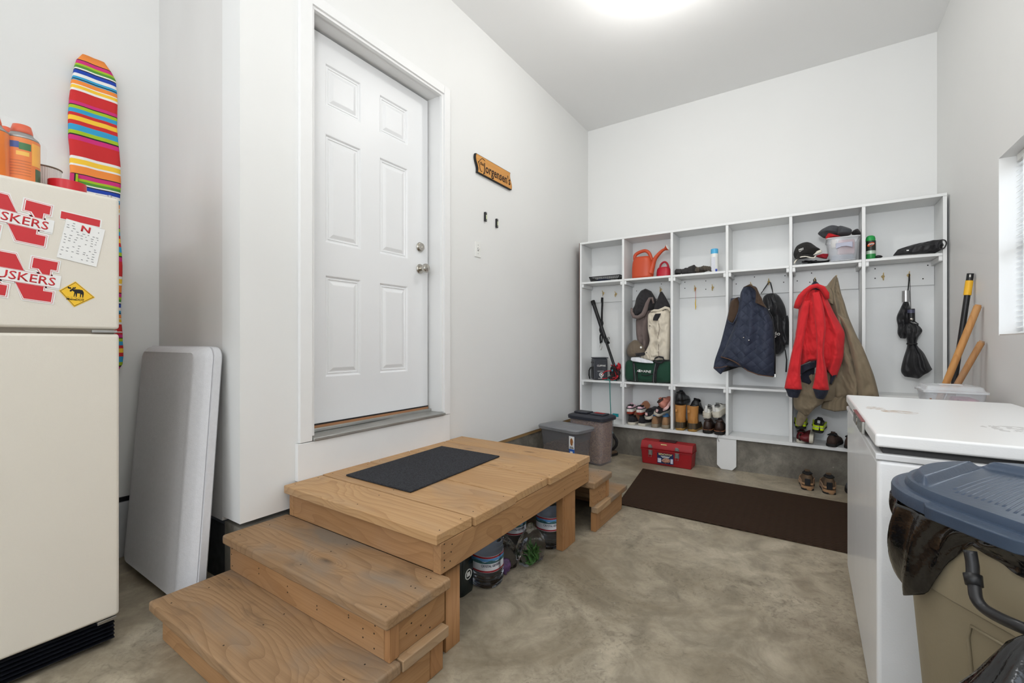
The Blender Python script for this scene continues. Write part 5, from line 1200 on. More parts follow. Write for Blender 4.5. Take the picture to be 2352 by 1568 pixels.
MB().tube(smooth([at(*R3(x, y), 'y', 4.29) for x, y in ((430, 610), (442, 640), (425, 700), (440, 740), (412, 790), (416, 880))], 3), .009, 8).obj('webbing', BLKF, t, smooth=True)
MB().tube(smooth([at(*R3(x, y), 'y', 4.29) for x, y in ((425, 640), (405, 720), (434, 790), (430, 870))], 3), .007, 8).obj('webbing', BLKF, t, smooth=True)
MB().tube(smooth([at(*R3(x, y), 'y', 4.28) for x, y in ((418, 880), (408, 920), (418, 960), (432, 925), (424, 885))], 3), .003, 6).obj('snap_hook', CHROME, t, smooth=True)
t = thing('dog_harness', 'tangled black and red dog harness on the shelf of the first bay', 'harness', at(*R3(590, 1320), 'y', 4.2))
random.seed(5)
RDW = mat('red_webbing', (196, 38, 50), .7); TEL = mat('teal_cord', (58, 130, 124), .6)
for k in range(7):
    q_ = [at(*R3(random.uniform(535, 640), random.uniform(1130, 1320)), 'y', random.uniform(4.155, 4.26)) for _ in range(6)]
    MB().tube(smooth(q_, 4), .010 if k % 2 == 0 else .007, 8, flat=.5).obj('webbing', BLKF if k % 3 else RDW, t, smooth=True)
m_ = at(*R3(600, 1240), 'y', 4.24)
MB().blob(m_, (.040, .06, .055), 12, .2, 4).obj('padding', BLKF, t, smooth=True)
MB().blob(at(*R3(560, 1290), 'y', 4.2), (.045, .05, .020), 12, .2, 8).obj('padding', BLKF, t, smooth=True)
MB().blob(at(*R3(635, 1160), 'y', 4.2), (.018, .03, .035), 12, .2, 9).obj('red_pad', RDW, t, smooth=True)
MB().tube(smooth([at(*R3(x, y), 'y', 4.19) for x, y in ((545, 1210), (480, 1215), (440, 1250), (430, 1290), (450, 1305), (500, 1295), (545, 1275))], 4), .0045, 8).obj('red_loop', RDW, t, smooth=True)
for (x, y) in ((555, 1205), (598, 1135)): MB().blob(at(*R3(x, y), 'y', 4.17), (.006, .004, .011), 8, 0).obj('buckle', mat('cyan_buckle', (84, 176, 200), .4), t, smooth=True)
t = thing('cord_leash', 'thin teal cord leash with black handle hanging over the first bay edge to the floor', 'leash', at(*R3(510, 1320), 'y', 4.14))
pts = [at(*R3(x, y), 'y', 4.16) for x, y in ((600, 1325), (540, 1332), (460, 1322), (500, 1312))]+[at(*R5(x, y), 'y', 4.118) for x, y in ((868, 50), (884, 75), (886, 160), (890, 300), (896, 420), (903, 560))]
for p in pts[:4]: p.z = SH2+.006
MB().tube(smooth(pts, 4), .0045, 8).obj('cord', TEL, t, smooth=True)
MB().box(*[v for ab in (sorted((at(*R5(918, 450), 'y', 4.08).x, at(*R5(983, 450), 'y', 4.08).x)), (4.07, 4.084)) for v in ab], at(*R5(950, 474), 'y', 4.08).z, at(*R5(950, 438), 'y', 4.08).z).obj('teal_tag', mat('bright_teal', (20, 150, 160), .5), t, bevel=.002)
MB().tube([at(*R5(x, y), 'y', 4.10) for x, y in ((904, 555), (905, 635))], .008, 8).obj('black_sleeve', BLKF, t)
MB().tube([at(*R5(x, y), 'y', 4.09) for x, y in ((894, 662), (906, 632), (922, 662))], .004, 6).obj('teal_clip', mat('light_teal', (110, 190, 196), .5), t)
MB().tube(smooth([at(*R5(x, y), 'y', 4.095) for x, y in ((900, 660), (885, 740), (885, 820), (905, 850), (930, 830), (960, 790), (960, 740), (935, 700), (915, 665))], 4), .014, 10).obj('handle_loop', BLKR, t, smooth=True)

# ---- green duffel bag
GRD = fabric('dark_green_canvas', (24, 66, 48), .8, bump=.4)
p0, p1 = at(*R3(712, 1200), 'y', 4.14), at(*R3(1236, 1200), 'y', 4.14)
t = thing('duffel_bag', 'dark green duffel bag with black handles in the second bay', 'bag', ((p0.x+p1.x)/2, 4.23, SH2))
m = MB(); R_ = []; x0, x1 = XD[1]+TH+.004, XD[2]-.004; hz = at(*R3(950, 1085), 'y', 4.14).z-SH2
for i in range(25):
    f = i/24; x = lerp(x0, x1, f); e = tab([(0, .86), (.04, .97), (.5, 1), (.96, .97), (1, .86)], f); ring = []
    for k in range(32):
        a = 2*PI*k/32; ca, sa = math.cos(a), math.sin(a)
        yy = 4.245+.108*e*math.copysign(abs(ca)**.4, ca); zz_ = SH2+.001+hz/2+hz/2*e*math.copysign(abs(sa)**.45, sa)*(1+.05*noise.noise(Vector((x*12, a, 2)))) 
        zz_ = max(SH2+.001, zz_); ring.append((x, yy+.006*noise.noise(Vector((x*20, zz_*20, 0))), zz_))
    R_.append(ring)
m.loft(R_).obj('bag_body', GRD, t, smooth=True)
for pts in (((805, 1100), (812, 1200), (820, 1340)), ((812, 1105), (845, 1180), (875, 1210), (850, 1240), (858, 1340)), ((1085, 1110), (1060, 1240), (1045, 1350)), ((1120, 1120), (1085, 1200), (1078, 1260), (1076, 1355)), ((905, 1252), (960, 1268), (1040, 1245))):
    MB().tube(smooth([at(*R3(x, y), 'y', 4.131) for x, y in pts], 4), .010, 8, flat=.35).obj('strap', BLKF, t, smooth=True)
for pts in (((815, 1110), (822, 1200), (832, 1335)), ((1078, 1120), (1055, 1240), (1050, 1350))):
    MB().tube(smooth([at(*R3(x, y), 'y', 4.125) for x, y in pts], 4), .0015, 6).obj('strap_stripe', mat('strap_grey', (150, 150, 155), .6), t)
text('MAINE', .032, at(*R3(958, 1218), 'y', 4.128), (1, 0, -.03), (0, 0, 1), WHITE, 'lettering', t, bold=.025, shear=.15)
text('the way life should be', .008, at(*R3(955, 1240), 'y', 4.128), (1, 0, -.03), (0, 0, 1), WHITE, 'small_lettering', t) if False else None
MB().loft([[at(*R3(x, y), 'y', yy) for x, y in pl_] for yy in (4.129, 4.126) for pl_ in (((852, 1222), (862, 1196), (893, 1192), (895, 1225)),)]).obj('logo', WHITE, t)

# ================================================================== KIBBLE BINS
SMO = mat('smoky_clear_plastic', (186, 180, 186), .25, var=0, alpha=.24)
SMG = mat('smoky_grey_plastic', (128, 128, 132), .25, var=0, alpha=.42)
KIB = bpy.data.materials.new('kibble'); KIB.use_nodes = True; nt = KIB.node_tree; b = nt.nodes['Principled BSDF']
tc = nt.nodes.new('ShaderNodeTexCoord'); vo = nt.nodes.new('ShaderNodeTexVoronoi'); vo.inputs['Scale'].default_value = 95; nt.links.new(tc.outputs['Object'], vo.inputs['Vector'])
sx = nt.nodes.new('ShaderNodeSeparateColor'); nt.links.new(vo.outputs['Color'], sx.inputs[0])
nt.links.new(mixc(nt, math_n(nt, 'POWER', vo.outputs['Distance'], 1.2), ramp(nt, sx.outputs[0], [(0, (170, 122, 80)), (1, (214, 170, 118))]), srgb((104, 74, 50))), b.inputs['Base Color']); b.inputs['Roughness'].default_value = .9
bumpn(nt, b, math_n(nt, 'SUBTRACT', 1.0, vo.outputs['Distance']), 1, .006)
def rrect(w_, d_, r_, z, n=5):
    out = []
    for (X, Y, st_) in ((w_/2-r_, d_/2-r_, 0), (-w_/2+r_, d_/2-r_, 90), (-w_/2+r_, -d_/2+r_, 180), (w_/2-r_, -d_/2+r_, 270)):
        for k in range(n): a = math.radians(st_+90/(n-1)*k); out.append((X+r_*math.cos(a), Y+r_*math.sin(a), z))
    return out
# big one
t = thing('kibble_bin', 'tall clear pet food bin with black lid behind the grey-lidded bin', 'storage bin', (.365, 3.755, .001), None, (0, 0, math.radians(-9)))
w_, d_, h_ = .355, .235, .435
MB().loft([rrect(w_*.86, d_*.86, .03, .0), rrect(w_*.88, d_*.88, .035, .01), rrect(w_, d_, .04, h_-.03), rrect(w_-.005, d_-.005, .04, h_-.03), rrect(w_*.88-.006, d_*.88-.006, .035, .014)]).obj('clear_body', SMO, t, smooth=True, auto=50, local=True)
MB().loft([rrect(w_+.03, d_+.03, .05, h_-.045), rrect(w_+.034, d_+.034, .05, h_-.02), rrect(w_+.02, d_+.02, .05, h_-.012), rrect(w_-.02, d_-.02, .04, h_-.004)]).obj('lid', mat('black_lid', (50, 52, 60), .45), t, smooth=True, auto=40, local=True)
MB().box(.015, .155, -.06, .05, h_-.003, h_+.010).obj('lid_hatch', mat('black_lid', (50, 52, 60), .45), t, bevel=.006, local=True)
MB().box(-.155, -.015, -.06, .05, h_-.003, h_+.012).obj('lid_hatch', mat('black_lid', (50, 52, 60), .45), t, bevel=.006, local=True)
MB().prism([(.04, -.022), (.06, -.012), (.10, -.015), (.128, -.026), (.128, .022), (.10, .012), (.06, .015), (.04, .026)], 'z', h_+.0105, h_+.013).obj('red_bone_mark', mat('lid_red', (190, 40, 44), .5), t, local=True)
k_ = thing('kibble', 'brown dog kibble filling the tall clear bin', 'kibble', (.365, 3.755, .016), None, (0, 0, math.radians(-9))); 
o = MB().loft([rrect(w_*.86-.012, d_*.86-.012, .03, .0), rrect(w_*.965-.012, d_*.965-.012, .035, .355), rrect(w_*.8, d_*.8, .03, .37)]).obj('kibble_mass', KIB, k_, local=True, smooth=True, auto=40); o['kind'] = 'stuff'; k_['kind'] = 'stuff'
# small one
t = thing('kibble_bin', 'low smoky pet food bin with grey lid, beside the wooden platform', 'storage bin', (.315, 3.335, .001), None, (0, 0, math.radians(-13)))
w_, d_, h_ = .40, .235, .385
MB().loft([rrect(w_*.80, d_*.84, .03, .0), rrect(w_*.82, d_*.86, .035, .01), rrect(w_*.86, d_*.88, .04, .16), rrect(w_, d_, .04, h_-.02), rrect(w_-.005, d_-.005, .04, h_-.02), rrect(w_*.82-.006, d_*.86-.006, .035, .014)]).obj('clear_body', SMG, t, smooth=True, auto=50, local=True)
m = MB(); m.loft([rrect(w_+.030, d_+.03, .05, h_-.03), rrect(w_+.036, d_+.036, .05, h_-.008), rrect(w_+.02, d_+.02, .045, h_), rrect(w_-.04, d_-.06, .04, h_+.006), rrect(w_-.12, d_-.14, .03, h_+.016)])
m.obj('lid', mat('grey_lid', (122, 123, 126), .38), t, smooth=True, auto=30, local=True)
k_ = thing('kibble', 'brown dog kibble heaped in the low smoky bin', 'kibble', (.315, 3.335, .016), None, (0, 0, math.radians(-13))); k_['kind'] = 'stuff'
m = MB(); G = []
for i in range(9):
    f = i/8; G.append((lerp(-w_*.41, w_*.41, f), .20+.07*f+.02*math.sin(f*5)))
m.loft([[(x, -d_*.41, 0), (x, -d_*.41, z), (x, d_*.41, z+.01), (x, d_*.41, 0)] for x, z in G]); o = m.obj('kibble_mass', KIB, k_, local=True); o['kind'] = 'stuff'
# label on small bin: at right end of the front face
lx0, lx1, ly = .135, .188, -d_/2-.002
MB().box(lx0, lx1, ly-.004, ly-.002, .18, .335).obj('label', mat('label_blue2', (44, 96, 180), .5), t, local=True)
MB().box(lx0, lx1, ly-.005, ly-.004, .235, .335).obj('label_white', PAPER, t, local=True)
MB().blob(((lx0+lx1)/2, ly-.0055, .292), (.014, .0012, .028), 10, .15, 2).obj('dog_picture', mat('dog_brown', (150, 96, 50), .7), t, local=True, smooth=True)
MB().box(lx0+.006, lx1-.006, ly-.0056, ly-.0048, .240, .246).box(lx0+.008, lx1-.010, ly-.0056, ly-.0048, .250, .254).obj('label_text', INK, t, local=True)
MB().box(lx0+.012, lx1-.016, ly-.0050, ly-.004, .196, .216).obj('label_panel', PAPER, t, local=True)

# ================================================================== TOOLBOX
TBR = mat('toolbox_red', (156, 24, 31), .42, var=.04)
t = thing('toolbox', 'red plastic toolbox with metal latches on the floor under the cubbies', 'toolbox', (.97, 4.02, .001))
x0, x1, y0, y1 = .752, 1.188, 3.955, 4.125
def frus(a, b_, c_, d_, z0, e, z1): return [(a, c_, z0), (b_, c_, z0), (b_, d_, z0), (a, d_, z0), (a-e, c_-e, z1), (b_+e, c_-e, z1), (b_+e, d_+e, z1), (a-e, d_+e, z1)]
MB().hexa(frus(x0+.010, x1-.010, y0+.010, y1-.010, .001, .008, .128)).obj('base', TBR, t, bevel=.006, seg=3)
MB().box(x0-.003, x1+.003, y0-.003, y1+.003, .126, .134).obj('base_rim', TBR, t, bevel=.002)
m = MB(); m.loft([[(x, y0+.0, .136), (x, y0-.001, .150), (x, y0+.012, .178), (x, y0+.030, .200), (x, y1-.030, .200), (x, y1-.012, .178), (x, y1+.001, .150), (x, y1, .136)] for x in (x0-.002, x0+.004, x1-.004, x1+.002)])
m.obj('lid', TBR, t, bevel=.004)
MB().box(.90, 1.04, y0+.045, y1-.045, .2005, .208).obj('carry_handle', mat('toolbox_dark', (60, 22, 26), .6), t, bevel=.003)
for x in (.838, 1.066):
    MB().box(x-.018, x+.018, y0-.010, y0-.002, .146, .166).box(x-.012, x+.012, y0-.014, y0-.010, .150, .176).obj('latch_plate', STEEL, t, bevel=.002)
    MB().box(x-.018, x+.018, y0-.006, y0+.002, .084, .126).obj('latch', STEEL, t, bevel=.002)
    MB().tube([(x-.013, y0-.010, .122), (x+.013, y0-.010, .122), (x+.011, y0-.014, .068), (x-.011, y0-.014, .068)], .002, 6, True).obj('latch_loop', STEEL, t)
    MB().box(x-.012, x+.012, y0-.013, y0-.006, .098, .128).obj('latch_hook', STEEL, t, bevel=.002)
lbx = (.898, 1.036)
MB().box(lbx[0], lbx[1], y0-.003, y0-.001, .022, .112).obj('label', mat('label_navy', (24, 40, 84), .5, var=.1, vscale=60), t)
text('BENCHTOP', .022, (.967, y0-.003, .101), (1, 0, 0), (0, 0, 1), mat('label_cream', (232, 214, 150), .5), 'lettering', t, bold=.02)
MB().box(.930, 1.006, y0-.0045, y0-.003, .080, .084).box(.94, .998, y0-.0045, y0-.003, .072, .076).obj('small_print', WHITE, t)
m = MB(); m.blob((.975, y0-.0045, .050), (.034, .002, .020), 12, .25, 6); m.obj('pictured_tools', mat('label_picture', (176, 130, 110), .6, var=.5, vscale=90), t, smooth=True)
MB().box(.903, .932, y0-.0045, y0-.003, .030, .066).box(1.012, 1.032, y0-.0045, y0-.003, .030, .070).obj('label_notes', mat('label_pale', (196, 200, 214), .6, var=.3, vscale=200), t)
MB().box(.925, .975, y0+.012, y0+.0125, .179, .1875).obj('x', mat('label_cream', (232, 214, 150), .5), t).name = 'lid_sticker'
t.children[-1].location += Vector((0, -.0015, .003))

# ================================================================== WATER JUGS, BAG, DARK BOTTLE under the platform
WAT = mat('clear_pet', (214, 226, 244), .03, var=0, trans=1, ior=1.33)
WTR = mat('water_body', (120, 148, 190), .03, var=0, alpha=.30, spec=.8)
LBW = mat('label_white', (226, 230, 238), .5, var=.02); LBR = mat('label_crimson', (156, 32, 44), .5); LBB = mat('label_sky', (92, 152, 210), .5, var=.15, vscale=30); LBG = mat('label_hills', (62, 104, 110), .6, var=.4, vscale=50)
def jug(label, x, y, r, h, zl):
    t = thing('water_jug', label, 'water jug', (x, y, .001), 'gallon water jugs')
    m = MB(); R_ = []; n = 60
    for i in range(n+1):
        s = i/n; z = .001+h*s
        rr_ = r*tab([(0, .80), (.03, .95), (.08, 1), (.66, 1), (.78, .88), (.88, .52), (.93, .26), (1, .24)], s)
        if s < .70 and not (zl < z < zl+.07): rr_ *= 1+.030*math.sin(z*2*PI/.022)
        R_.append([(x+rr_*math.copysign(abs(math.cos(a))**.85, math.cos(a)), y+rr_*math.copysign(abs(math.sin(a))**.85, math.sin(a)), z) for a in [2*PI*k/40 for k in range(40)]])
    m.loft(R_).obj('bottle', WAT, t, smooth=True)
    def band(z0, z1, mt, nm, e, a0=0, a1=2*PI, wav=0):
        m = MB(); n = 40
        m.loft([[(x+(r+ee)*math.copysign(abs(math.cos(a))**.85, math.cos(a)), y+(r+ee)*math.copysign(abs(math.sin(a))**.85, math.sin(a)), zz_) for ee, zz_ in ((e-.0012, z0), (e, z0), (e, z1+wav*math.sin(a*7)), (e-.0012, z1+wav*math.sin(a*7)))] for a in [lerp(a0, a1, k/n) for k in range(n+1)]])
        return m.obj(nm, mt, t, smooth=True, auto=40)
    band(zl, zl+.07, LBW, 'label', .0008); band(zl+.002, zl+.009, LBR, 'red_stripe', .0016); band(zl+.062, zl+.069, LBR, 'red_stripe', .0016)
    band(zl+.049, zl+.061, LBB, 'sky_band', .0014); band(zl+.040, zl+.050, LBG, 'hill_band', .0018, wav=.004)
    cv = (CAM-Vector((x, y, 0))); cv.z = 0; cv.normalize(); a0 = math.atan2(cv.y, cv.x)+.25; 
    q_ = Vector((math.cos(a0), math.sin(a0), 0)); rt = Vector((-q_.y, q_.x, 0))
    o = text('CRYSTAL GEYSER', .0145, Vector((x, y, zl+.030))+q_*(r+.002), rt, (0, 0, 1), mat('label_ink', (40, 44, 84), .5), 'lettering', t, bold=.01, wscale=.82)
    for v in o.data.vertices:      # wrap the words round the bottle
        p = v.co+o.location+Vector(wloc(t)); d = (p-Vector((x, y, p.z))); s_ = d.dot(rt); an = a0+s_/r
        rad = r+.0018+(d.dot(q_)-r-.002)*.5
        v.co = Vector((x+rad*math.copysign(abs(math.cos(an))**.85, math.cos(an)), y+rad*math.copysign(abs(math.sin(an))**.85, math.sin(an)), p.z))-o.location-Vector(wloc(t))
    MB().lathe([(r*.27, h-.02), (r*.27, h), (.001, h+.001)], (x, y, .002), 24).obj('cap', mat('jug_cap_blue', (60, 90, 160), .4), t, smooth=True, auto=40)
    return t
jug('clear gallon water jug with red-striped label, nearest the platform front leg', .795, 1.60, .070, .262, .076)
jug('clear gallon water jug with red-striped label, beside the far platform leg', .850, 2.075, .064, .262, .098)
jug('clear gallon water jug, deeper under the platform behind the plastic bags', .72, 1.93, .062, .262, .098)
FILM = mat('crumpled_film', (244, 247, 252), .04, var=0, trans=1, ior=1.14, bump=1.0, bscale=40)
LEAF = mat('leaf_green', (70, 116, 52), .5, var=.35, vscale=40)
def fbag(label, c, r, seed, nm='plastic_bag'):
    t = thing(nm, label, 'bag', (c[0], c[1], .001))
    m = MB(); R_ = []
    for i in range(25):
        s = i/24; e = tab([(0, .35), (.08, .9), (.3, 1.05), (.6, .9), (.85, .45), (.95, .18), (1, .22)], s); ring = []
        for k in range(36):
            a = 2*PI*k/36; d = Vector((math.cos(a), math.sin(a), s*2)); q = e*(1+.30*noise.noise(d*1.9+Vector((seed, 0, 0)))+.12*abs(noise.noise(d*6+Vector((seed, 1, 0)))))
            ring.append((c[0]+r[0]*q*math.cos(a), c[1]+r[1]*q*math.sin(a), .002+r[2]*s))
        R_.append(ring)
    m.loft(R_).obj('film', FILM, t, smooth=True); return t
fbag('clear plastic bag with green leaves inside, between the two jugs', (.865, 1.86), (.055, .095, .185), 3)
fbag('crumpled empty clear bag behind the bag of greens', (.80, 1.745), (.050, .06, .15), 9)
lf = thing('leafy_greens', 'bunch of dark green leaves inside the clear plastic bag', 'leaves', (.865, 1.86, .01))
random.seed(21); m = MB()
for k in range(46):
    b0 = Vector((.865+random.uniform(-.02, .02), 1.865+random.uniform(-.035, .035), random.uniform(.008, .06))); d = Vector((random.uniform(-.6, .6), random.uniform(-.8, .8), random.uniform(.1, 1))).normalized(); L_ = random.uniform(.03, .055)
    sd = d.cross(Vector((random.random(), random.random(), random.random()))).normalized(); nn = d.cross(sd)
    R_ = []
    for i in range(6):
        s = i/5; w2 = .010*math.sin(PI*min(.97, s+.03)); p = b0+d*L_*s+nn*(.008*s*s); R_.append([p-sd*w2-nn*.0006, p-sd*w2+nn*.0006, p+sd*w2+nn*.0006, p+sd*w2-nn*.0006])
    m.loft(R_)
o = m.obj('leaves', LEAF, lf, smooth=True); o['kind'] = 'stuff'; lf['kind'] = 'stuff'
o = MB().blob((.815, 1.70, .035), (.03, .035, .034), 12, .3, 7).obj('crinkled_packet', mat('purple_foil', (96, 66, 110), .35, bump=.6, var=.4, vscale=60), smooth=True); tag(o, 'crinkled purple and white packet beside the front jug', 'packet')
t = thing('dark_bottle', 'dark bottle with a white round logo just behind the platform front leg', 'bottle', (.735, 1.475, .001))
MB().loft([rrect(.10, .09, .02, 0), rrect(.105, .095, .022, .01), rrect(.105, .095, .022, .13), rrect(.07, .06, .02, .165), rrect(.035, .035, .015, .18)]).obj('body', mat('dark_green_plastic', (24, 34, 34), .2), t, smooth=True, auto=50, local=True)
MB().lathe([(.018, .18), (.018, .20), (.001, .20)], (0, 0, 0), 20).obj('cap', BLACK, t, smooth=True, auto=40, local=True)
MB().tube([(.0545, .0+.020*math.cos(a), .085+.020*math.sin(a)) for a in [2*PI*k/24 for k in range(24)]], .0025, 6, True).obj('logo', WHITE, t, local=True)
MB().box(.053, .055, -.010, .010, .076, .094).obj('logo_centre', WHITE, t, local=True)

# ================================================================== WALL THINGS
t = thing('wall_sign', 'carved wooden name sign with wavy ends on the wall right of the door', 'sign', (0, 2.73, 2.37))
SGW = wood('sign_wood', 1, (214, 156, 84), (178, 112, 50), (110, 62, 28), 0, 60, .6, .45)
a_, b_ = 2.505, 2.950
def wave(y0, sgn, z): return y0+sgn*.014*math.sin((z-2.3)/.135*PI*1.6+.4)
out = [(wave(a_, 1, lerp(2.310, 2.442, k/12)), lerp(2.310, 2.442, k/12)) for k in range(13)]
inn = [(wave(b_, 1, lerp(2.440, 2.306, k/12)), lerp(2.440, 2.306, k/12)) for k in range(13)]
out = [(y, z) for y, z in out]
MB().prism(out+inn, 'x', .002, .020).obj('backing', INK, t, bevel=.002)
MB().prism([(y+.006*(1 if y < 2.7 else -1), 2.376+(z-2.376)*.93) for y, z in out+inn], 'x', .0201, .0215).obj('face', SGW, t)
text("Jorgensen's", .092, (.0215, 2.762, 2.365), (0, 1, 0), (0, 0, 1), mat('burnt_letters', (48, 30, 20), .7), 'lettering', t, bold=.014, wscale=.84)
text("the", .034, (.0215, 2.565, 2.385), (0, 1, 0), (0, 0, 1), mat('burnt_letters', (48, 30, 20), .7), 'lettering', t, bold=.012)
MB().tube(smooth([(.0225, y, z) for y, z in ((2.60, 2.418), (2.57, 2.425), (2.545, 2.408), (2.53, 2.390), (2.518, 2.385), (2.53, 2.378), (2.540, 2.35), (2.548, 2.330), (2.565, 2.328))], 4), .0022, 6).obj('flourish', mat('burnt_letters', (48, 30, 20), .7), t)
for k, (u, v0, v1) in enumerate(((1116, 486, 509), (1142, 501, 524))):
    c = at(u, (v0+v1)/2, 'x', .012)
    t = thing('magnetic_latch', ('small black wall latch, left of the two below the name sign', 'small black wall latch, right of the two below the name sign')[k], 'latch', c)
    MB().box(.001, .016, c.y-.010, c.y+.010, c.z-.034, c.z+.034).obj('body', BLACK, t, bevel=.002)
    MB().box(.0161, .018, c.y-.004, c.y+.007, c.z-.018, c.z+.014).obj('vial', mat('pale_green_vial', (206, 214, 180), .3), t)
    for dz in (-.026, .026): MB().lathe([(.004, 0), (.003, .0015)], (.016, c.y, c.z+dz), 12, 'x').obj('screw', STEEL, t)
t = thing('light_switch', 'white toggle light switch on the wall right of the door', 'light switch', (0, 2.54, 1.757))
MB().box(.0005, .006, 2.506, 2.573, 1.702, 1.814).obj('cover_plate', WHITE, t, bevel=.002)
MB().box(.006, .007, 2.533, 2.546, 1.745, 1.770).obj('toggle_slot', mat('slot_shadow', (150, 148, 144), .6), t)
MB().hexa([(.006, 2.5355, 1.752), (.006, 2.5435, 1.752), (.006, 2.5435, 1.762), (.006, 2.5355, 1.762), (.020, 2.5365, 1.761), (.020, 2.5425, 1.761), (.020, 2.5425, 1.769), (.020, 2.5365, 1.769)]).obj('toggle', WHITE, t, bevel=.001)
for z in (1.727, 1.789): MB().lathe([(.0035, 0), (.003, .001)], (.006, 2.5395, z), 12, 'x').obj('screw', STEEL, t)

# ================================================================== RIGHT CORNER POLES AND CLEAR BOX
def pole(nm, label, top, bot, r, mt, group, segs):
    t = thing(nm, label, 'pole' if 'pole' in nm else 'handle', bot, group)
    T_, B_ = Vector(top), Vector(bot)
    for (n_, s0, s1, rr_, m_) in segs:
        MB().tube([T_.lerp(B_, s0), T_.lerp(B_, s1)], [r*rr_, r*(rr_ if not isinstance(rr_, tuple) else rr_)], 20).obj(n_, m_ or mt, t, smooth=True, auto=50)
    return t
HW1 = wood('handle_wood', 2, (204, 150, 90), (176, 118, 64), DK, .1, 40, .2); HW2 = wood('handle_wood_old', 2, (180, 134, 88), (146, 98, 58), DK, .5, 40, .2)
def ext(u0, v0, u1, v1, yt, zb, r):
    T_ = at(u0, v0, 'x', RX-r-.004); y1 = T_.y
    B_ = at(u1, v1, 'y', y1); d = B_-T_; k = (zb-T_.z)/d.z; return T_, T_+d*k
T_, B_ = ext(2229, 628, 2193, 872, 0, .02, .016)
pole('broom_pole', 'black pole with yellow band and hanging hole leaning in the right corner', T_, B_, .016, BLACK, None, [('shaft', .085, 1, .85, None), ('yellow_band', .028, .085, 1.05, mat('pole_yellow', (236, 180, 40), .5)), ('end_cap', 0, .028, .95, None)])
MB().tube([T_+Vector((-.004, -.0135, -.008)), T_+Vector((-.005, -.0135, -.022))], .004, 10).obj('hang_hole', mat('pale_slot', (214, 212, 206), .6), bpy.data.objects['broom_pole'])
T_, B_ = ext(2247, 700, 2178, 868, 0, .02, .0165)
pole('tool_pole', 'long tan wooden tool handle crossing the black pole in the right corner', T_, B_, .0165, HW1, None, [('shaft', .006, 1, 1, None), ('rounded_end', 0, .006, .8, None)])
T_, B_ = ext(2256, 783, 2205, 872, 0, .02, .015)
pole('tool_pole', 'shorter weathered wooden tool handle nearest the window in the right corner', T_, B_, .015, HW2, None, [('shaft', .008, 1, 1, None), ('rounded_end', 0, .008, .8, None)])
o = MB().box(2.50, 2.74, 3.02, 3.28, .001, .735).obj('cardboard_carton', mat('plain_carton', (176, 146, 108), .8), bevel=.003); tag(o, 'plain carton behind the freezer holding up the clear lidded box', 'carton')
t = tote('clear lidded plastic box standing just behind the white freezer', 2.496, 2.722, 3.03, 3.27, .737, .832, lid=True, nm='storage_box')
o = MB().box(2.62, 2.70, 3.06, 3.22, .742, .80).obj('pink_packet', mat('pink_mix', (190, 120, 140), .6, var=.5, vscale=40), bevel=.01); tag(o, 'pink and green packet inside the clear lidded box', 'packet')
MB().box(2.512, 2.519, 3.022, 3.030, .757, .80).obj('clip', mat('clip_copper', (150, 110, 90), .4, .5), t, bevel=.001)

# ================================================================== CHEST FREEZER
FZ = mat('freezer_enamel', (238, 239, 240), .30, bump=.12, bscale=220, var=.02, coat=.2)
fz = thing('chest_freezer', 'white chest freezer against the right wall behind the trash can', 'freezer', (2.47, 2.11, .001))
X0, X1, Y0, Y1 = 2.158, 2.70, 1.568, 2.655
MB().box(X0, X1, Y0, Y1, .012, .758).obj('cabinet', FZ, fz, bevel=.012, seg=3)
MB().box(X0-.003, X1, Y0-.003, Y1, .759, .776).obj('top_trim', mat('freezer_trim', (214, 215, 216), .4), fz, bevel=.003)
MB().box(X0+.014, X1-.01, Y0+.014, Y1-.01, .7765, .793).obj('gasket', mat('dark_gasket', (52, 52, 52), .7), fz)
FZL = bpy.data.materials.new('freezer_lid_enamel'); FZL.use_nodes = True; nt = FZL.node_tree; b = nt.nodes['Principled BSDF']
g = nt.nodes.new('ShaderNodeNewGeometry'); v = g.outputs['Position']
sx = nt.nodes.new('ShaderNodeSeparateXYZ'); nt.links.new(v, sx.inputs[0])
def spot(cx_, cy_, rx_, ry_): 
    a = math_n(nt, 'DIVIDE', math_n(nt, 'SUBTRACT', sx.outputs[0], cx_), rx_); b__ = math_n(nt, 'DIVIDE', math_n(nt, 'SUBTRACT', sx.outputs[1], cy_), ry_)
    return math_n(nt, 'MAXIMUM', math_n(nt, 'SUBTRACT', 1.0, math_n(nt, 'ADD', math_n(nt, 'MULTIPLY', a, a), math_n(nt, 'MULTIPLY', b__, b__))), 0.0)
n1 = noise_n(nt, mapv(nt, v, (20, 60, 1)), 1.0, 5); n2 = noise_n(nt, mapv(nt, v, (60, 30, 1)), 1.0, 6)
rust = math_n(nt, 'MULTIPLY', math_n(nt, 'GREATER_THAN', n1, .50), math_n(nt, 'GREATER_THAN', math_n(nt, 'ADD', spot(2.215, 2.17, .035, .05), spot(2.275, 2.10, .06, .045)), .25))
scr = math_n(nt, 'MULTIPLY', math_n(nt, 'GREATER_THAN', n2, .5), math_n(nt, 'GREATER_THAN', spot(2.52, 1.86, .10, .07), .1))
c_ = mixc(nt, math_n(nt, 'MULTIPLY', rust, .75), srgb((232, 232, 231)), srgb((168, 132, 88))); c_ = mixc(nt, math_n(nt, 'MULTIPLY', scr, .45), c_, srgb((140, 136, 130)))
nt.links.new(c_, b.inputs['Base Color']); b.inputs['Roughness'].default_value = .33; bumpn(nt, b, noise_n(nt, v, 220, 3), .12, .002)
MB().box(X0-.004, X1, Y0-.004, Y1, .794, .830).obj('lid', FZL, fz, bevel=.007, seg=3)
q0, q1 = at(1962, 935, 'x', X0-.004), at(1980, 965, 'x', X0-.004)
hy = (1.82, 2.12)
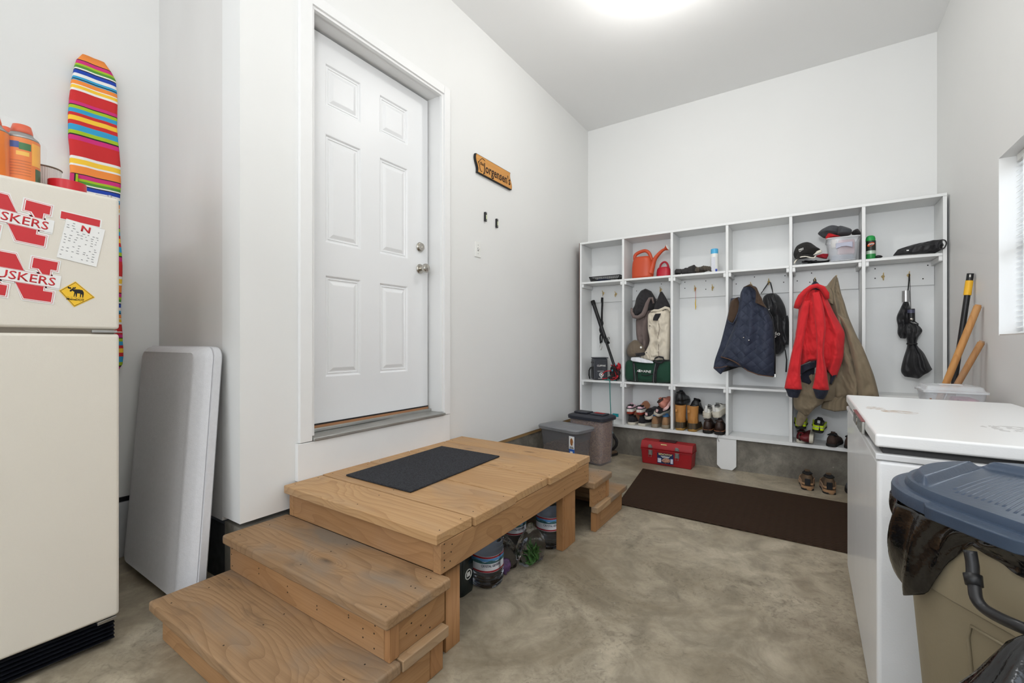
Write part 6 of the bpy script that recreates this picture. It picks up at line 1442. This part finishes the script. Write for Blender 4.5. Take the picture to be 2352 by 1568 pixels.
MB().box(X0-.012, X0-.004, hy[0], hy[1], .782, .824).obj('latch_handle', mat('latch_grey', (168, 168, 162), .35, .3), fz, bevel=.003)
MB().box(X0-.014, X0-.004, hy[0], hy[1], .8242, .8262).obj('latch_trim', mat('latch_maroon', (120, 60, 60), .5), fz)
MB().lathe([(.012, 0), (.012, -.003), (.001, -.004)], (X0-.012, (hy[0]+hy[1])/2, .803), 18, 'x').obj('lock_barrel', CHROME, fz, smooth=True)
MB().box(X0-.015, X0-.012, hy[0]+.02, (hy[0]+hy[1])/2-.02, .786, .818).box(X0-.015, X0-.012, (hy[0]+hy[1])/2+.02, hy[1]-.02, .786, .818).obj('latch_rib', mat('latch_dark', (110, 110, 104), .4, .3), fz, bevel=.001)

# ================================================================== TRASH CAN
BX, BYc = 2.44, 1.22
TAN = mat('tan_bin_plastic', (142, 131, 108), .45, bump=.1, bscale=120, var=.03)
BLUP = mat('slate_blue_plastic', (54, 68, 87), .36, bump=.15, bscale=90, var=.06, vscale=15)
def rad(th, R=.30):
    d = (math.degrees(th)-216) % 360; d = min(d, 360-d)
    return R*(1-.17*math.exp(-(d/36)**2))
tc_ = thing('trash_can', 'tan trash can with slate blue lid and black liner at the right edge', 'trash can', (BX, BYc, .001))
m = MB(); R_ = []; n = 96
for (z, k_) in ((.002, .70), (.02, .74), (.55, .885), (.60, .905), (.605, .93), (.66, .945), (.755, .95)):
    R_.append([(BX+rad(2*PI*k/n)*k_*math.cos(2*PI*k/n), BYc+rad(2*PI*k/n)*k_*math.sin(2*PI*k/n), z) for k in range(n)])
m.loft(R_).obj('bin_body', TAN, tc_, smooth=True, auto=35)
# raised panel outline on the body front
def onb(deg, z, k_, off=0):
    a = math.radians(deg); r_ = rad(a)*k_+off; return Vector((BX+r_*math.cos(a), BYc+r_*math.sin(a), z))
kz = lambda z: tab([(.02, .74), (.55, .885), (.6, .905)], z)
MB().tube([onb(d_, z_, kz(z_), .001) for d_, z_ in ((210, .36), (208, .40), (207, .55), (209, .575), (222, .575), (236, .575), (250, .575))], .003, 6).obj('panel_ridge', TAN, tc_, smooth=True)
MB().tube([onb(d_, z_, kz(z_), .001) for d_, z_ in ((210, .36), (214, .345), (230, .345), (250, .345))], .003, 6).obj('panel_ridge', TAN, tc_, smooth=True)
# lid as a relief
Apt, Bpt, Cpt, Dpt = Vector((2.18, 1.165)), Vector((2.335, 1.455)), Vector((2.56, 1.30)), Vector((2.52, .99))
def sd(p, a, b_): e = (b_-a).normalized(); return (p.x-a.x)*e.y-(p.y-a.y)*e.x     # >0 on the right of a->b
def hlid(x, y, rn):
    p = Vector((x, y))
    z = .790
    ins = min(sd(p, Apt, Bpt), sd(p, Bpt, Cpt), sd(p, Cpt, Dpt))
    fr_ = min(1, max(0, (.86-rn)/.03))
    z += .0
    lift_ = .016*min(1, max(0, (-ins)/.012)) if ins < 0 else 0
    edge = min(1, max(0, (.90-rn)/.04))
    z += lift_*edge
    return z
R_ = []; NR, NA = 120, 260
verts = []
for i in range(NR+1):
    rn = i/NR; ring = []
    for k in range(NA):
        a = 2*PI*k/NA; r_ = rad(a)*rn*.985
        x, y = BX+r_*math.cos(a), BYc+r_*math.sin(a)
        z = hlid(x, y, rn)
        if rn > .93: z -= .014*min(1, (rn-.93)/.012)
        if rn > .985: z -= .003
        ring.append((x, y, z))
    R_.append(ring)
for (k_, z) in ((1.0, .772), (1.005, .768), (1.005, .750), (.99, .748), (.985, .76)):
    R_.append([(BX+rad(2*PI*k/NA)*k_*math.cos(2*PI*k/NA), BYc+rad(2*PI*k/NA)*k_*math.sin(2*PI*k/NA), z) for k in range(NA)])
m = MB(); m.loft(R_[1:], caps=(True, False)); m.obj('lid', BLUP, tc_, smooth=True, auto=55)
e = (Bpt-Apt).normalized(); nn = Vector((e.y, -e.x))
for k in range(38):
    o_ = .030+.0098*k; pts = []
    for q in range(21):
        s_ = lerp(.0, .40, q/20); p = Apt+nn*(o_+.25*(s_-.19)**2-.0)+e*(s_-.06-o_*.35)
        rn = (p-Vector((BX, BYc))).length/rad(math.atan2(p.y-BYc, p.x-BX))
        if rn < .77 and sd(p, Apt, Bpt) > .022 and sd(p, Bpt, Cpt) > .018 and sd(p, Cpt, Dpt) > .015: pts.append((p.x, p.y, .7885))
    if len(pts) > 3: MB().tube(pts, .0029, 8, flat=.8).obj('lid_rib', BLUP, tc_, smooth=True)
# grip tab on the front of the lid
m = MB(); out = []; inn = []
for k in range(9):
    a = math.radians(lerp(196, 236, k/8)); e = .018 if 0 < k < 8 else .002
    out.append((BX+(rad(a)+e)*math.cos(a), BYc+(rad(a)+e)*math.sin(a))); inn.append((BX+(rad(a)*.96)*math.cos(a), BYc+(rad(a)*.96)*math.sin(a)))
m.prism(out+inn[::-1], 'z', .7505, .7735); m.obj('grip_tab', BLUP, tc_, bevel=.003)
# hanging handle
hp = [atd(2228, 1264, .742), atd(2234, 1300, .735), atd(2234, 1325, .730), atd(2238, 1345, .722), atd(2243, 1375, .712), atd(2262, 1398, .700), atd(2300, 1420, .672), atd(2352, 1443, .640), atd(2420, 1472, .62), atd(2500, 1500, .60)]
MB().tube(smooth(hp, 4), .0085, 14).obj('handle', mat('handle_black', (34, 34, 36), .32), tc_, smooth=True)
MB().tube([hp[2]+Vector((0, 0, .004)), hp[3]-Vector((0, 0, .0))], [.012, .011], 14).obj('handle_collar', BLACK, tc_, smooth=True)
# liner
LIN = mat('black_liner', (13, 13, 14), .14, bump=.9, bscale=22, var=.1, spec=.8)
ln = thing('bin_liner', 'glossy black bin liner spilling out under the slate blue lid', 'bin liner', (BX, BYc, .60))
m = MB(); R_ = []; NA = 220; NZ = 30
def zlow(deg): return tab([(0, .70), (120, .70), (150, .66), (172, .58), (184, .565), (194, .60), (204, .67), (214, .722), (240, .715), (270, .69), (320, .70), (360, .70)], deg)
for j in range(NZ+1):
    s = j/NZ; ring = []
    for k in range(NA):
        a = 2*PI*k/NA; dg = math.degrees(a); z = lerp(.7475, zlow(dg), s)
        pouch = math.exp(-((dg-180)/18)**2)
        fold = .003*math.sin(dg*.42+s*5)+.009*noise.noise(Vector((dg*.09+s*1.5, s*.8, 0)))+.004*noise.noise(Vector((dg*.22+s*3, s*2.2, 3)))
        r_ = rad(a)*lerp(.985, .95, min(1, s*1.5))+.006+.016*pouch*math.sin(PI*min(1, s*.9))+max(-.006, fold)
        ring.append((BX+r_*math.cos(a), BYc+r_*math.sin(a), z+.012*noise.noise(Vector((dg*.05, 9, 0)))*s))
    R_.append(ring)
m.loft(R_, cap=False); o = m.obj('film', LIN, ln, smooth=True)
mo = o.modifiers.new('t', 'SOLIDIFY'); mo.thickness = .0012
# trash bag on the floor in front
t = thing('trash_bag', 'glossy black trash bag standing in front of the tan trash can', 'trash bag', (2.256, .890, .001))
m = MB(); R_ = []
for i in range(61):
    s = i/60; e = tab([(0, .6), (.05, .9), (.3, 1.04), (.6, 1), (.74, .92), (.84, .62), (.92, .36), (.97, .22), (1, .06)], s); ring = []
    for k in range(80):
        a = 2*PI*k/80; d = Vector((math.cos(a), math.sin(a), s*2.5)); q = e*(1+.16*noise.noise(d*2.2)+.05*abs(noise.noise(d*7)))
        ring.append((2.256+.115*q*math.cos(a), .890+.100*q*math.sin(a), .002+.682*s))
    R_.append(ring)
m.loft(R_).obj('filled_bag', LIN, t, smooth=True)
MB().tube([(2.256, .89, .672), (2.253, .886, .688), (2.265, .88, .697), (2.29, .872, .694)], [.012, .008, .010, .016], 10, flat=.5).obj('knot', LIN, t, smooth=True)
